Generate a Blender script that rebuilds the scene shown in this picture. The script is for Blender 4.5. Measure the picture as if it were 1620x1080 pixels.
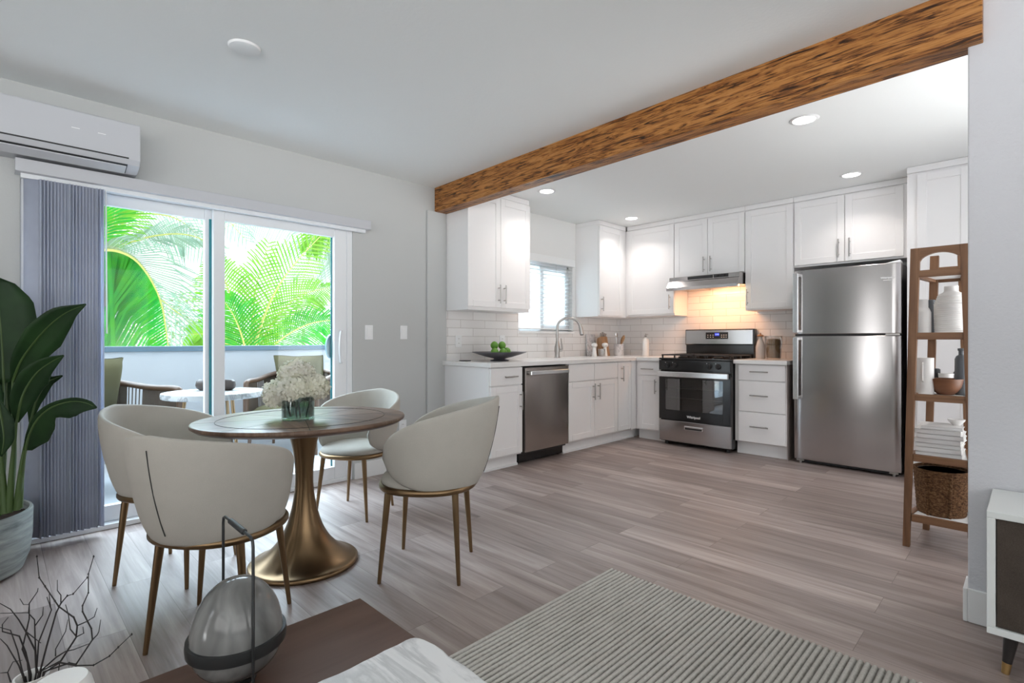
import bpy, bmesh, math, random
from mathutils import Vector, Matrix
from math import pi, sin, cos, radians, sqrt

sc = bpy.context.scene
col = sc.collection
for o in list(bpy.data.objects):
    bpy.data.objects.remove(o)
rng = random.Random(7)

# ------------------------------------------------------------------ camera, world, lights, exposure
CAM_H = 1.10
YAW = -0.7865
FPX = 822.0
cd = bpy.data.cameras.new('camera')
cam = bpy.data.objects.new('camera', cd)
col.objects.link(cam)
cam.location = (0, 0, CAM_H)
cam.rotation_euler = (pi / 2, 0, -YAW)
cd.sensor_width = 36.0
cd.lens = 36.0 * FPX / 1620.0
cd.shift_y = -1.4 / 1620.0
cd.clip_start = 0.05
cd.clip_end = 300
sc.camera = cam

w = bpy.data.worlds.new('daylight')
sc.world = w
w.use_nodes = True
bg = w.node_tree.nodes['Background']
bg.inputs[1].default_value = 1.0
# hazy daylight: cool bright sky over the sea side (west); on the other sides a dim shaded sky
# above the horizon and an added bright lower half below it, to light the ceiling from beneath
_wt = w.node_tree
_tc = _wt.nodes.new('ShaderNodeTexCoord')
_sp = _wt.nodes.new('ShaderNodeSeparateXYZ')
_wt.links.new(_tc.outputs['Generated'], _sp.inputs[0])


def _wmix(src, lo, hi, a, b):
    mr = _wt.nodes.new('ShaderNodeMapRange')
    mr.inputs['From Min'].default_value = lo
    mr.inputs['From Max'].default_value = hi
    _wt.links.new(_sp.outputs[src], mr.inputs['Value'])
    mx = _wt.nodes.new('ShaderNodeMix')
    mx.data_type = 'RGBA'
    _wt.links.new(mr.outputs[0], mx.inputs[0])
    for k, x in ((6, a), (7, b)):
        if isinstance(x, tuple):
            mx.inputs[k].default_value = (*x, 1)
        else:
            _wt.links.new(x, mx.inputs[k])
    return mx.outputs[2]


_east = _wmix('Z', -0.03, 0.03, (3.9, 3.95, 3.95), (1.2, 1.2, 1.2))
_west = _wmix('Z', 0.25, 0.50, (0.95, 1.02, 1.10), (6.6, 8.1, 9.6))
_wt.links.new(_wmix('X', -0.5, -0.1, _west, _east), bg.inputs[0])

sc.view_settings.view_transform = 'Standard'
sc.view_settings.look = 'None'
sc.view_settings.gamma = 1.0
sc.view_settings.use_curve_mapping = False
sc.view_settings.exposure = 1.0
sc.cycles.max_bounces = 10
sc.cycles.diffuse_bounces = 6
sc.cycles.glossy_bounces = 4
sc.cycles.transparent_max_bounces = 16
sc.cycles.sample_clamp_indirect = 6.0
sc.cycles.caustics_reflective = False
sc.cycles.caustics_refractive = False


# ------------------------------------------------------------------ pixel rays -> points in the room
_r = Vector((cos(YAW), -sin(YAW), 0))
_f = Vector((sin(YAW), cos(YAW), 0))
_c = Vector((0, 0, CAM_H))


def ray(px, py):
    return _r * ((px - 810.0) / FPX) - Vector((0, 0, 1)) * ((py - 538.6) / FPX) + _f


def onz(px, py, z=0.0):
    d = ray(px, py)
    return _c + d * ((z - CAM_H) / d.z)


def onx(px, py, x):
    d = ray(px, py)
    return _c + d * (x / d.x)


def ony(px, py, y):
    d = ray(px, py)
    return _c + d * (y / d.y)


def onw(px, py, wd):
    return _c + ray(px, py) * wd


# ------------------------------------------------------------------ mesh builder
ORG = {}


class MB:
    def __init__(self):
        self.v = []
        self.f = []

    def add(self, vs, fs):
        n = len(self.v)
        self.v += [Vector(p) for p in vs]
        self.f += [tuple(i + n for i in f) for f in fs]
        return self

    def box(self, x0, x1, y0, y1, z0, z1):
        x0, x1 = min(x0, x1), max(x0, x1)
        y0, y1 = min(y0, y1), max(y0, y1)
        z0, z1 = min(z0, z1), max(z0, z1)
        vs = [(x0, y0, z0), (x1, y0, z0), (x1, y1, z0), (x0, y1, z0), (x0, y0, z1), (x1, y0, z1), (x1, y1, z1), (x0, y1, z1)]
        return self.add(vs, [(0, 3, 2, 1), (4, 5, 6, 7), (0, 1, 5, 4), (1, 2, 6, 5), (2, 3, 7, 6), (3, 0, 4, 7)])

    def hexa(self, bottom, top):
        vs = list(bottom) + list(top)
        return self.add(vs, [(0, 3, 2, 1), (4, 5, 6, 7), (0, 1, 5, 4), (1, 2, 6, 5), (2, 3, 7, 6), (3, 0, 4, 7)])

    def cyl(self, p0, p1, r0, r1=None, n=16):
        return self.tube([p0, p1], [r0, r0 if r1 is None else r1], n)

    def tube(self, pts, r, n=10, closed=False, flat=1.0, up=None):
        pts = [Vector(p) for p in pts]
        m = len(pts)
        rs = r if isinstance(r, (list, tuple)) else [r] * m
        rings = []
        prev = None
        for i, p in enumerate(pts):
            if closed:
                t = pts[(i + 1) % m] - pts[i - 1]
            else:
                t = pts[min(i + 1, m - 1)] - pts[max(i - 1, 0)]
            if t.length < 1e-9:
                t = Vector((0, 0, 1))
            t.normalize()
            if up is not None:
                a = Vector(up)
            elif prev is None:
                a = Vector((0, 0, 1)) if abs(t.z) < 0.9 else Vector((1, 0, 0))
            else:
                a = prev
            a = a - t * a.dot(t)
            if a.length < 1e-6:
                a = Vector((1, 0, 0)) - t * t.x
            a.normalize()
            prev = a
            b = t.cross(a)
            rings.append([p + (a * cos(2 * pi * k / n) + b * sin(2 * pi * k / n) * flat) * rs[i] for k in range(n)])
        vs = [q for ring in rings for q in ring]
        fs = []
        for i in range(m if closed else m - 1):
            j = (i + 1) % m
            for k in range(n):
                l = (k + 1) % n
                fs.append((i * n + k, i * n + l, j * n + l, j * n + k))
        if not closed:
            fs.append(tuple(range(n))[::-1])
            fs.append(tuple((m - 1) * n + k for k in range(n)))
        return self.add(vs, fs)

    def lathe(self, prof, c=(0, 0, 0), n=32, sx=1.0, sy=1.0, rot=0.0):
        vs = []
        for (r, z) in prof:
            for k in range(n):
                a = 2 * pi * k / n
                x, y = r * cos(a) * sx, r * sin(a) * sy
                vs.append((c[0] + x * cos(rot) - y * sin(rot), c[1] + x * sin(rot) + y * cos(rot), c[2] + z))
        fs = []
        m = len(prof)
        for i in range(m - 1):
            for k in range(n):
                l = (k + 1) % n
                fs.append((i * n + k, i * n + l, (i + 1) * n + l, (i + 1) * n + k))
        fs.append(tuple(range(n))[::-1])
        fs.append(tuple((m - 1) * n + k for k in range(n)))
        return self.add(vs, fs)

    def grid(self, rows, wrap=False, caps=False):
        m, n = len(rows), len(rows[0])
        vs = [p for r in rows for p in r]
        fs = []
        for i in range(m - 1):
            for k in range(n if wrap else n - 1):
                l = (k + 1) % n
                fs.append((i * n + k, i * n + l, (i + 1) * n + l, (i + 1) * n + k))
        if caps:
            fs.append(tuple(range(n))[::-1])
            fs.append(tuple((m - 1) * n + k for k in range(n)))
        return self.add(vs, fs)

    def prism(self, poly, fn, a0, a1):
        """poly: 2D outline, fn(u, v, a) -> 3D point; extruded from a0 to a1"""
        n = len(poly)
        vs = [fn(u, v, a0) for u, v in poly] + [fn(u, v, a1) for u, v in poly]
        fs = [tuple(range(n))[::-1], tuple(range(n, 2 * n))]
        for k in range(n):
            l = (k + 1) % n
            fs.append((k, l, n + l, n + k))
        return self.add(vs, fs)

    def build(self, name, mat, parent=None, smooth=True, bevel=0.0, segs=2, ang=38, sub=0, solid=0.0):
        me = bpy.data.meshes.new(name)
        org = ORG.get(parent.name, Vector((0, 0, 0))) if parent is not None else Vector((0, 0, 0))
        me.from_pydata([tuple(p - org) for p in self.v], [], self.f)
        bm = bmesh.new()
        bm.from_mesh(me)
        bmesh.ops.recalc_face_normals(bm, faces=bm.faces)
        bm.to_mesh(me)
        bm.free()
        if mat is not None:
            me.materials.append(mat)
        if smooth:
            me.shade_smooth()
            if ang < 180:
                me.set_sharp_from_angle(angle=radians(ang))
        o = bpy.data.objects.new(name, me)
        col.objects.link(o)
        if parent is not None:
            o.parent = parent
        ORG[o.name] = org
        if solid:
            md = o.modifiers.new('thickness', 'SOLIDIFY')
            md.thickness = solid
            md.offset = 0
        if bevel:
            md = o.modifiers.new('bevel', 'BEVEL')
            md.width = bevel
            md.segments = segs
            md.limit_method = 'ANGLE'
            md.angle_limit = radians(40)
            md.harden_normals = False
        if sub:
            md = o.modifiers.new('smooth', 'SUBSURF')
            md.levels = sub
            md.render_levels = sub
        return o


def tag(o, label=None, cat=None, group=None, kind=None):
    if label:
        o['label'] = label
    if cat:
        o['category'] = cat
    if group:
        o['group'] = group
    if kind:
        o['kind'] = kind
    return o


def thing(name, label, cat, loc=(0, 0, 0), rz=0.0, group=None, local=False):
    """an Empty at a thing's base; with local=False its parts are given in room coordinates"""
    o = bpy.data.objects.new(name, None)
    o.empty_display_size = 0.1
    col.objects.link(o)
    o.location = loc
    o.rotation_euler = (0, 0, rz)
    ORG[o.name] = Vector((0, 0, 0)) if local else Vector(loc)
    return tag(o, label, cat, group)


def struct(o, label, cat='room'):
    return tag(o, label, cat, kind='structure')


def copy_tree(o, parent=None):
    c = o.copy()
    col.objects.link(c)
    if parent is not None:
        c.parent = parent
    for ch in o.children:
        copy_tree(ch, c)
    return c


def spline(pts, n):
    """Catmull-Rom through pts"""
    P = [Vector(p) for p in pts]
    P = [P[0] * 2 - P[1]] + P + [P[-1] * 2 - P[-2]]
    out = []
    m = len(P) - 3
    for i in range(n + 1):
        t = i / n * m
        k = min(int(t), m - 1)
        u = t - k
        a, b, c, d = P[k:k + 4]
        out.append(0.5 * ((2 * b) + (c - a) * u + (2 * a - 5 * b + 4 * c - d) * u * u + (3 * b - a - 3 * c + d) * u ** 3))
    return out


def interp(tab, t):
    for (a, x), (b, y) in zip(tab, tab[1:]):
        if t <= b:
            return x + (y - x) * (t - a) / (b - a)
    return tab[-1][1]


# ------------------------------------------------------------------ materials
def mat(name, color, rough=0.5, metal=0.0, spec=0.5, **kw):
    m = bpy.data.materials.new(name)
    m.use_nodes = True
    b = m.node_tree.nodes['Principled BSDF']
    b.inputs['Base Color'].default_value = (*color, 1)
    b.inputs['Roughness'].default_value = rough
    b.inputs['Metallic'].default_value = metal
    b.inputs['Specular IOR Level'].default_value = spec
    for k, v in kw.items():
        b.inputs[k.replace('_', ' ')].default_value = v
    return m


class NT:
    def __init__(self, m):
        self.m = m
        self.t = m.node_tree
        self.b = self.t.nodes['Principled BSDF']

    def n(self, typ, **kw):
        nd = self.t.nodes.new(typ)
        for k, v in kw.items():
            setattr(nd, k, v)
        return nd

    def l(self, a, b):
        self.t.links.new(a, b)

    def coords(self, scale=(1, 1, 1), rot=(0, 0, 0), loc=(0, 0, 0)):
        tc = self.n('ShaderNodeTexCoord')
        mp = self.n('ShaderNodeMapping')
        mp.inputs['Scale'].default_value = scale
        mp.inputs['Rotation'].default_value = rot
        mp.inputs['Location'].default_value = loc
        self.l(tc.outputs['Object'], mp.inputs['Vector'])
        return mp.outputs['Vector']

    def noise(self, vec, scale, detail=4, rough=0.55, dist=0.0):
        nd = self.n('ShaderNodeTexNoise')
        nd.inputs['Scale'].default_value = scale
        nd.inputs['Detail'].default_value = detail
        nd.inputs['Roughness'].default_value = rough
        nd.inputs['Distortion'].default_value = dist
        self.l(vec, nd.inputs['Vector'])
        return nd.outputs['Fac']

    def ramp(self, fac, stops, interp='LINEAR'):
        nd = self.n('ShaderNodeValToRGB')
        cr = nd.color_ramp
        cr.interpolation = interp
        while len(cr.elements) > 1:
            cr.elements.remove(cr.elements[-1])
        for i, (p, c) in enumerate(stops):
            e = cr.elements[0] if i == 0 else cr.elements.new(p)
            e.position = p
            e.color = (*c, 1)
        self.l(fac, nd.inputs['Fac'])
        return nd.outputs['Color']

    def mix(self, fac, a, b, mode='MIX'):
        nd = self.n('ShaderNodeMix', data_type='RGBA', blend_type=mode)
        if isinstance(fac, (int, float)):
            nd.inputs[0].default_value = fac
        else:
            self.l(fac, nd.inputs[0])
        for x, i in ((a, 6), (b, 7)):
            if isinstance(x, tuple):
                nd.inputs[i].default_value = (*x, 1)
            else:
                self.l(x, nd.inputs[i])
        return nd.outputs[2]

    def bump(self, h, strength=0.2, dist=0.01):
        nd = self.n('ShaderNodeBump')
        nd.inputs['Strength'].default_value = strength
        nd.inputs['Distance'].default_value = dist
        self.l(h, nd.inputs['Height'])
        self.l(nd.outputs['Normal'], self.b.inputs['Normal'])
        return nd

    def color(self, c):
        self.l(c, self.b.inputs['Base Color'])


M = {}


def wall_mat(name, c, bump=0.12, scale=90):
    m = mat(name, c, 0.75, spec=0.25)
    t = NT(m)
    v = t.coords()
    t.bump(t.noise(v, scale, 3), bump, 0.004)
    return m


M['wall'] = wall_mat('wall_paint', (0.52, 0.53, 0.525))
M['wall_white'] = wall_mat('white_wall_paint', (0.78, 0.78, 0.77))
M['wall_texture'] = wall_mat('textured_wall_paint', (0.61, 0.61, 0.64), 0.55, 70)
M['ceiling'] = wall_mat('ceiling_paint', (0.86, 0.88, 0.875), 0.18, 60)
M['trim'] = mat('white_trim', (0.82, 0.83, 0.83), 0.4)
M['cabinet'] = mat('white_lacquer', (0.84, 0.83, 0.83), 0.38, spec=0.4)
M['gap'] = mat('shadow_gap', (0.10, 0.10, 0.10), 0.8)
M['counter'] = mat('white_quartz', (0.80, 0.79, 0.78), 0.22)
M['nickel'] = mat('brushed_nickel', (0.40, 0.385, 0.37), 0.30, 1.0)
M['chrome'] = mat('chrome', (0.80, 0.80, 0.80), 0.10, 1.0)
M['black'] = mat('black_enamel', (0.012, 0.012, 0.013), 0.16)
M['black_matt'] = mat('black_matt', (0.02, 0.02, 0.021), 0.5)
M['iron'] = mat('cast_iron', (0.03, 0.028, 0.027), 0.45)
M['vinyl'] = mat('white_vinyl', (0.80, 0.82, 0.84), 0.35)
M['plastic'] = mat('white_plastic', (0.80, 0.81, 0.82), 0.35)
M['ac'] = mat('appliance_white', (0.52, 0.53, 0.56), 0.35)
M['ceramic'] = mat('white_ceramic', (0.80, 0.79, 0.77), 0.45)
M['book'] = mat('white_book_cover', (0.76, 0.75, 0.74), 0.55)
M['paper'] = mat('paper_edge', (0.62, 0.61, 0.58), 0.8)
M['dark_glaze'] = mat('dark_glaze', (0.035, 0.037, 0.04), 0.4)
M['slate'] = mat('slate_bottle', (0.10, 0.11, 0.12), 0.35)
M['bronze'] = mat('bronze_metal', (0.235, 0.155, 0.085), 0.33, 1.0)
M['brass'] = mat('brass_tip', (0.62, 0.42, 0.18), 0.3, 1.0)
M['lamp_metal'] = mat('graphite_metal', (0.055, 0.057, 0.058), 0.4, 0.6)
M['seam'] = mat('seam_line', (0.04, 0.04, 0.04), 0.8)
M['soil'] = mat('potting_soil', (0.045, 0.03, 0.022), 0.95)
M['bowl_grey'] = mat('grey_stoneware', (0.11, 0.105, 0.12), 0.4)
M['olive'] = mat('olive_fabric', (0.088, 0.083, 0.045), 0.9, spec=0.1)
M['cord'] = mat('brown_cord', (0.062, 0.040, 0.026), 0.7)
M['teak'] = mat('dark_teak', (0.085, 0.045, 0.025), 0.5)
M['rail'] = mat('blue_grey_cap', (0.085, 0.14, 0.19), 0.5)
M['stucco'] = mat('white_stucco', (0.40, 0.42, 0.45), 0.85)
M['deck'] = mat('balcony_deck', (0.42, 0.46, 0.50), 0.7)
M['branch'] = mat('dark_twig', (0.018, 0.014, 0.013), 0.8)
M['leg_dark'] = mat('dark_leg', (0.022, 0.018, 0.017), 0.35)
M['trunk'] = mat('palm_trunk', (0.25, 0.2, 0.15), 0.9)
M['gold_rib'] = mat('frond_rib', (0.32, 0.33, 0.08), 0.6)
M['stem_green'] = mat('stem_green', (0.055, 0.10, 0.025), 0.5)
M['flower_core'] = mat('yellow_green_core', (0.50, 0.51, 0.30), 0.9)
M['flower_leaf'] = mat('hydrangea_leaf', (0.012, 0.035, 0.018), 0.5)
M['brown_glass'] = mat('oats', (0.30, 0.19, 0.085), 0.8)
M['blue_glow'] = mat('display_digits', (0.05, 0.08, 0.9), 0.4, Emission_Color=(0.15, 0.2, 1.0, 1), Emission_Strength=2.5)
M['lens_glow'] = mat('light_lens', (1, 1, 1), 0.5, Emission_Color=(1.0, 0.97, 0.95, 1), Emission_Strength=6.0)
M['hood_glow'] = mat('hood_lens', (1, 0.9, 0.7), 0.5, Emission_Color=(1.0, 0.72, 0.36, 1), Emission_Strength=6.0)
M['print'] = mat('silver_print', (0.75, 0.75, 0.75), 0.5)
M['mark'] = mat('white_mark', (0.9, 0.9, 0.9), 0.5)


def steel(name, c, rough, along):
    m = mat(name, c, rough, 1.0)
    t = NT(m)
    s = {'x': (1.5, 60, 260), 'y': (60, 1.5, 260), 'z': (260, 260, 1.5)}[along]
    f = t.noise(t.coords(s), 3.0, 3)
    nd = t.n('ShaderNodeMapRange')
    nd.inputs['To Min'].default_value = rough - 0.015
    nd.inputs['To Max'].default_value = rough + 0.02
    t.l(f, nd.inputs['Value'])
    t.l(nd.outputs[0], t.b.inputs['Roughness'])
    return m


M['steel'] = steel('brushed_steel', (0.46, 0.44, 0.435), 0.17, 'x')
M['steel_y'] = steel('brushed_steel_front', (0.38, 0.345, 0.32), 0.24, 'y')
M['steel_plain'] = mat('steel_bar', (0.72, 0.73, 0.74), 0.22, 1.0)
M['fridge_side'] = mat('dark_grey_cabinet_side', (0.06, 0.06, 0.065), 0.5)


def wood(name, c0, c1, c2, axis, scale=1.0, rough=0.45, bump=0.08):
    m = mat(name, c1, rough, spec=0.4)
    t = NT(m)
    s = {'x': (1.2, 22, 22), 'y': (22, 1.2, 22), 'z': (22, 22, 1.2)}[axis]
    v = t.coords(tuple(a * scale for a in s))
    f = t.noise(v, 1.0, 6, 0.6, 0.6)
    c = t.ramp(f, [(0.28, c0), (0.5, c1), (0.72, c2)])
    t.color(c)
    t.bump(f, bump, 0.004)
    return m


M['walnut_z'] = wood('walnut_post', (0.105, 0.048, 0.022), (0.19, 0.092, 0.044), (0.27, 0.145, 0.075), 'z')
M['walnut_x'] = wood('walnut_rail', (0.105, 0.048, 0.022), (0.19, 0.092, 0.044), (0.27, 0.145, 0.075), 'x')
M['walnut_y'] = wood('walnut_side_rail', (0.105, 0.048, 0.022), (0.19, 0.092, 0.044), (0.27, 0.145, 0.075), 'y')
M['bowl_wood'] = wood('bowl_wood', (0.11, 0.04, 0.018), (0.17, 0.068, 0.03), (0.23, 0.10, 0.05), 'x', 0.8)
M['coffee'] = wood('dark_oak_top', (0.098, 0.055, 0.041), (0.118, 0.068, 0.052), (0.14, 0.083, 0.065), 'y', 0.7, 0.5)
M['board'] = wood('cutting_board', (0.24, 0.13, 0.06), (0.36, 0.20, 0.10), (0.42, 0.26, 0.15), 'z')
M['spoon_wood'] = wood('spoon_wood', (0.28, 0.15, 0.07), (0.40, 0.22, 0.11), (0.48, 0.30, 0.17), 'z')


def floor_mat():
    m = mat('vinyl_plank', (0.3, 0.26, 0.24), 0.42, spec=0.42)
    t = NT(m)
    v = t.coords()
    br = t.n('ShaderNodeTexBrick')
    br.offset = 0.37
    br.offset_frequency = 2
    br.inputs['Color1'].default_value = (0.0, 0.0, 0.0, 1)
    br.inputs['Color2'].default_value = (1, 1, 1, 1)
    br.inputs['Mortar'].default_value = (0.5, 0.5, 0.5, 1)
    br.inputs['Scale'].default_value = 1.0
    br.inputs['Mortar Size'].default_value = 0.0012
    br.inputs['Mortar Smooth'].default_value = 0.2
    br.inputs['Bias'].default_value = 0.0
    br.inputs['Brick Width'].default_value = 1.22
    br.inputs['Row Height'].default_value = 0.18
    t.l(v, br.inputs['Vector'])
    # each plank shifts the grain
    tc = t.n('ShaderNodeVectorMath', operation='MULTIPLY_ADD')
    t.l(br.outputs['Color'], tc.inputs[0])
    tc.inputs[1].default_value = (7.3, 3.1, 0)
    t.l(v, tc.inputs[2])
    mp = t.n('ShaderNodeMapping')
    mp.inputs['Scale'].default_value = (0.55, 7.0, 1)
    t.l(tc.outputs[0], mp.inputs['Vector'])
    f1 = t.noise(mp.outputs[0], 1.6, 5, 0.6, 0.9)
    mp2 = t.n('ShaderNodeMapping')
    mp2.inputs['Scale'].default_value = (2.2, 60.0, 1)
    t.l(tc.outputs[0], mp2.inputs['Vector'])
    f2 = t.noise(mp2.outputs[0], 1.5, 4, 0.6, 0.3)
    c = t.ramp(f1, [(0.27, (0.120, 0.086, 0.076)), (0.43, (0.275, 0.215, 0.195)), (0.58, (0.385, 0.315, 0.290)), (0.76, (0.58, 0.505, 0.470))])
    c = t.mix(0.35, c, t.ramp(f2, [(0.3, (0.17, 0.135, 0.122)), (0.7, (0.38, 0.33, 0.31))]))
    tone = t.ramp(br.outputs['Color'], [(0.0, (0.74, 0.72, 0.72)), (1.0, (1.15, 1.15, 1.15))])
    c = t.mix(1.0, c, tone, 'MULTIPLY')
    gap = t.ramp(br.outputs['Fac'], [(0.0, (1, 1, 1)), (1.0, (0.55, 0.53, 0.52))])
    c = t.mix(1.0, c, gap, 'MULTIPLY')
    t.color(c)
    r = t.n('ShaderNodeMapRange')
    r.inputs['To Min'].default_value = 0.34
    r.inputs['To Max'].default_value = 0.52
    t.l(f2, r.inputs['Value'])
    t.l(r.outputs[0], t.b.inputs['Roughness'])
    t.bump(f2, 0.05, 0.002)
    return m


M['floor'] = floor_mat()


def beam_mat():
    m = mat('strand_lumber', (0.35, 0.16, 0.05), 0.45, spec=0.35)
    t = NT(m)
    v = t.coords((5.0, 40, 62))
    f = t.noise(v, 1.0, 5, 0.65, 1.3)
    v2 = t.coords((1.6, 14, 24))
    g = t.noise(v2, 1.0, 3, 0.5, 2.2)
    c = t.ramp(f, [(0.36, (0.025, 0.008, 0.002)), (0.44, (0.16, 0.058, 0.012)), (0.52, (0.37, 0.155, 0.038)), (0.66, (0.46, 0.215, 0.066)), (0.8, (0.56, 0.30, 0.12))])
    c2 = t.ramp(g, [(0.3, (0.55, 0.42, 0.32)), (0.5, (1, 1, 1)), (0.75, (1.15, 1.1, 1.0))])
    t.color(t.mix(1.0, c, c2, 'MULTIPLY'))
    t.bump(f, 0.35, 0.01)
    return m


M['beam'] = beam_mat()


def tile_mat(name, axis):
    m = mat(name, (0.78, 0.76, 0.75), 0.16, spec=0.55)
    t = NT(m)
    tc = t.n('ShaderNodeTexCoord')
    sp = t.n('ShaderNodeSeparateXYZ')
    cb = t.n('ShaderNodeCombineXYZ')
    t.l(tc.outputs['Object'], sp.inputs[0])
    t.l(sp.outputs[axis], cb.inputs[0])
    t.l(sp.outputs['Z'], cb.inputs[1])
    mp = t.n('ShaderNodeMapping')
    mp.inputs['Location'].default_value = (0.1, -0.915 % 0.078 + 0.009, 0)
    t.l(cb.outputs[0], mp.inputs['Vector'])
    br = t.n('ShaderNodeTexBrick')
    br.inputs['Scale'].default_value = 1.0
    br.inputs['Brick Width'].default_value = 0.305
    br.inputs['Row Height'].default_value = 0.078
    br.inputs['Mortar Size'].default_value = 0.0022
    br.inputs['Mortar Smooth'].default_value = 0.3
    br.inputs['Color1'].default_value = (0.76, 0.745, 0.735, 1)
    br.inputs['Color2'].default_value = (0.82, 0.81, 0.80, 1)
    br.inputs['Mortar'].default_value = (0.46, 0.43, 0.41, 1)
    t.l(mp.outputs[0], br.inputs['Vector'])
    t.color(br.outputs['Color'])
    n = t.noise(tc.outputs['Object'], 9, 2)
    inv = t.n('ShaderNodeMath', operation='MULTIPLY_ADD')
    t.l(br.outputs['Fac'], inv.inputs[0])
    inv.inputs[1].default_value = -0.5
    t.l(n, inv.inputs[2])
    t.bump(inv.outputs[0], 0.35, 0.006)
    return m


M['tile_x'] = tile_mat('subway_tile', 'X')
M['tile_y'] = tile_mat('subway_tile_side', 'Y')


def fabric(name, c, scale=420, bump=0.25, var=0.06):
    m = mat(name, c, 0.92, spec=0.12)
    t = NT(m)
    v = t.coords()
    f = t.noise(v, scale, 2, 0.6)
    g = t.noise(v, 9, 3)
    a = tuple(x * (1 - var) for x in c)
    b = tuple(min(1, x * (1 + var)) for x in c)
    t.color(t.mix(0.5, t.ramp(f, [(0.3, a), (0.7, b)]), t.ramp(g, [(0.3, a), (0.7, b)])))
    t.bump(f, bump, 0.002)
    return m


M['boucle'] = fabric('cream_upholstery', (0.47, 0.445, 0.40))
M['grille'] = fabric('brown_weave', (0.075, 0.06, 0.05), 260, 0.5, 0.3)
M['liner'] = fabric('grey_liner', (0.58, 0.58, 0.58))
M['blind'] = None


def rug_mat():
    m = mat('ribbed_wool', (0.55, 0.54, 0.5), 0.95, spec=0.08)
    t = NT(m)
    tc = t.n('ShaderNodeTexCoord')
    mp = t.n('ShaderNodeMapping')
    mp.inputs['Scale'].default_value = (1, 1, 1)
    t.l(tc.outputs['Object'], mp.inputs['Vector'])
    sp = t.n('ShaderNodeSeparateXYZ')
    t.l(mp.outputs[0], sp.inputs[0])
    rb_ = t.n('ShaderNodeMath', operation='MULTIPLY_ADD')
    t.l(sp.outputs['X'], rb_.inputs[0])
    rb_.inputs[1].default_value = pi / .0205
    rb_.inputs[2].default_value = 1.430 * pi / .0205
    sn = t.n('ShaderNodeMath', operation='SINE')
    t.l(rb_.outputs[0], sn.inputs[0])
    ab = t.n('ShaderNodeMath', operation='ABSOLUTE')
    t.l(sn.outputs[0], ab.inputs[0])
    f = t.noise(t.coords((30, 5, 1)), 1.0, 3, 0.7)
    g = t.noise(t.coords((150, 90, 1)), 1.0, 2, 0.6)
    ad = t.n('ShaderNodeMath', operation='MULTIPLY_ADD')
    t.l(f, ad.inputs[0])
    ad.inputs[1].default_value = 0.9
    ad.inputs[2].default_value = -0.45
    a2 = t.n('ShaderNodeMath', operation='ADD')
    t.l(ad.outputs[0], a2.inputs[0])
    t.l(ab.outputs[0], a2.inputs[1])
    c = t.ramp(a2.outputs[0], [(0.12, (0.12, 0.115, 0.10)), (0.45, (0.40, 0.39, 0.355)), (0.8, (0.60, 0.585, 0.545))])  # grooves between ribs darkened in the yarn colour to stand in for shade
    c = t.mix(0.25, c, t.ramp(g, [(0.3, (0.26, 0.25, 0.23)), (0.6, (0.60, 0.585, 0.55))]))
    t.color(c)
    t.bump(g, 0.5, 0.003)
    return m


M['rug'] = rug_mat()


def marble_mat(name, base, vein, scale=2.2, rough=0.25):
    m = mat(name, base, rough)
    t = NT(m)
    v = t.coords((0.8, 1.7, 1), (0, 0, 0.35))
    f = t.noise(v, scale, 8, 0.6, 1.2)
    c = t.ramp(f, [(0.36, base), (0.45, vein), (0.50, base), (0.60, tuple(x * 0.93 for x in base)), (0.66, base)])
    t.color(c)
    return m


M['marble'] = marble_mat('white_marble', (0.72, 0.715, 0.71), (0.50, 0.50, 0.50), 3.2, 0.35)
M['marble_grey'] = marble_mat('veined_marble', (0.42, 0.42, 0.42), (0.22, 0.22, 0.22), 3)
M['crock'] = marble_mat('marble_crock', (0.74, 0.73, 0.74), (0.45, 0.45, 0.47), 14)


def pot_mat():
    m = mat('banded_stoneware', (0.3, 0.33, 0.33), 0.8)
    t = NT(m)
    f = t.noise(t.coords((3, 3, 26)), 1.0, 6, 0.65, 0.4)
    t.color(t.ramp(f, [(0.3, (0.14, 0.16, 0.165)), (0.5, (0.29, 0.32, 0.315)), (0.7, (0.42, 0.45, 0.435))]))
    t.bump(f, 0.3, 0.006)
    return m


M['pot'] = pot_mat()


def wicker_mat():
    m = mat('woven_seagrass', (0.2, 0.1, 0.05), 0.8, spec=0.2)
    t = NT(m)
    f = t.noise(t.coords((70, 70, 120)), 1.0, 3, 0.7)
    t.color(t.ramp(f, [(0.3, (0.035, 0.016, 0.008)), (0.5, (0.15, 0.075, 0.035)), (0.72, (0.33, 0.19, 0.095))]))
    t.bump(f, 0.9, 0.01)
    return m


M['wicker'] = wicker_mat()


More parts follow.
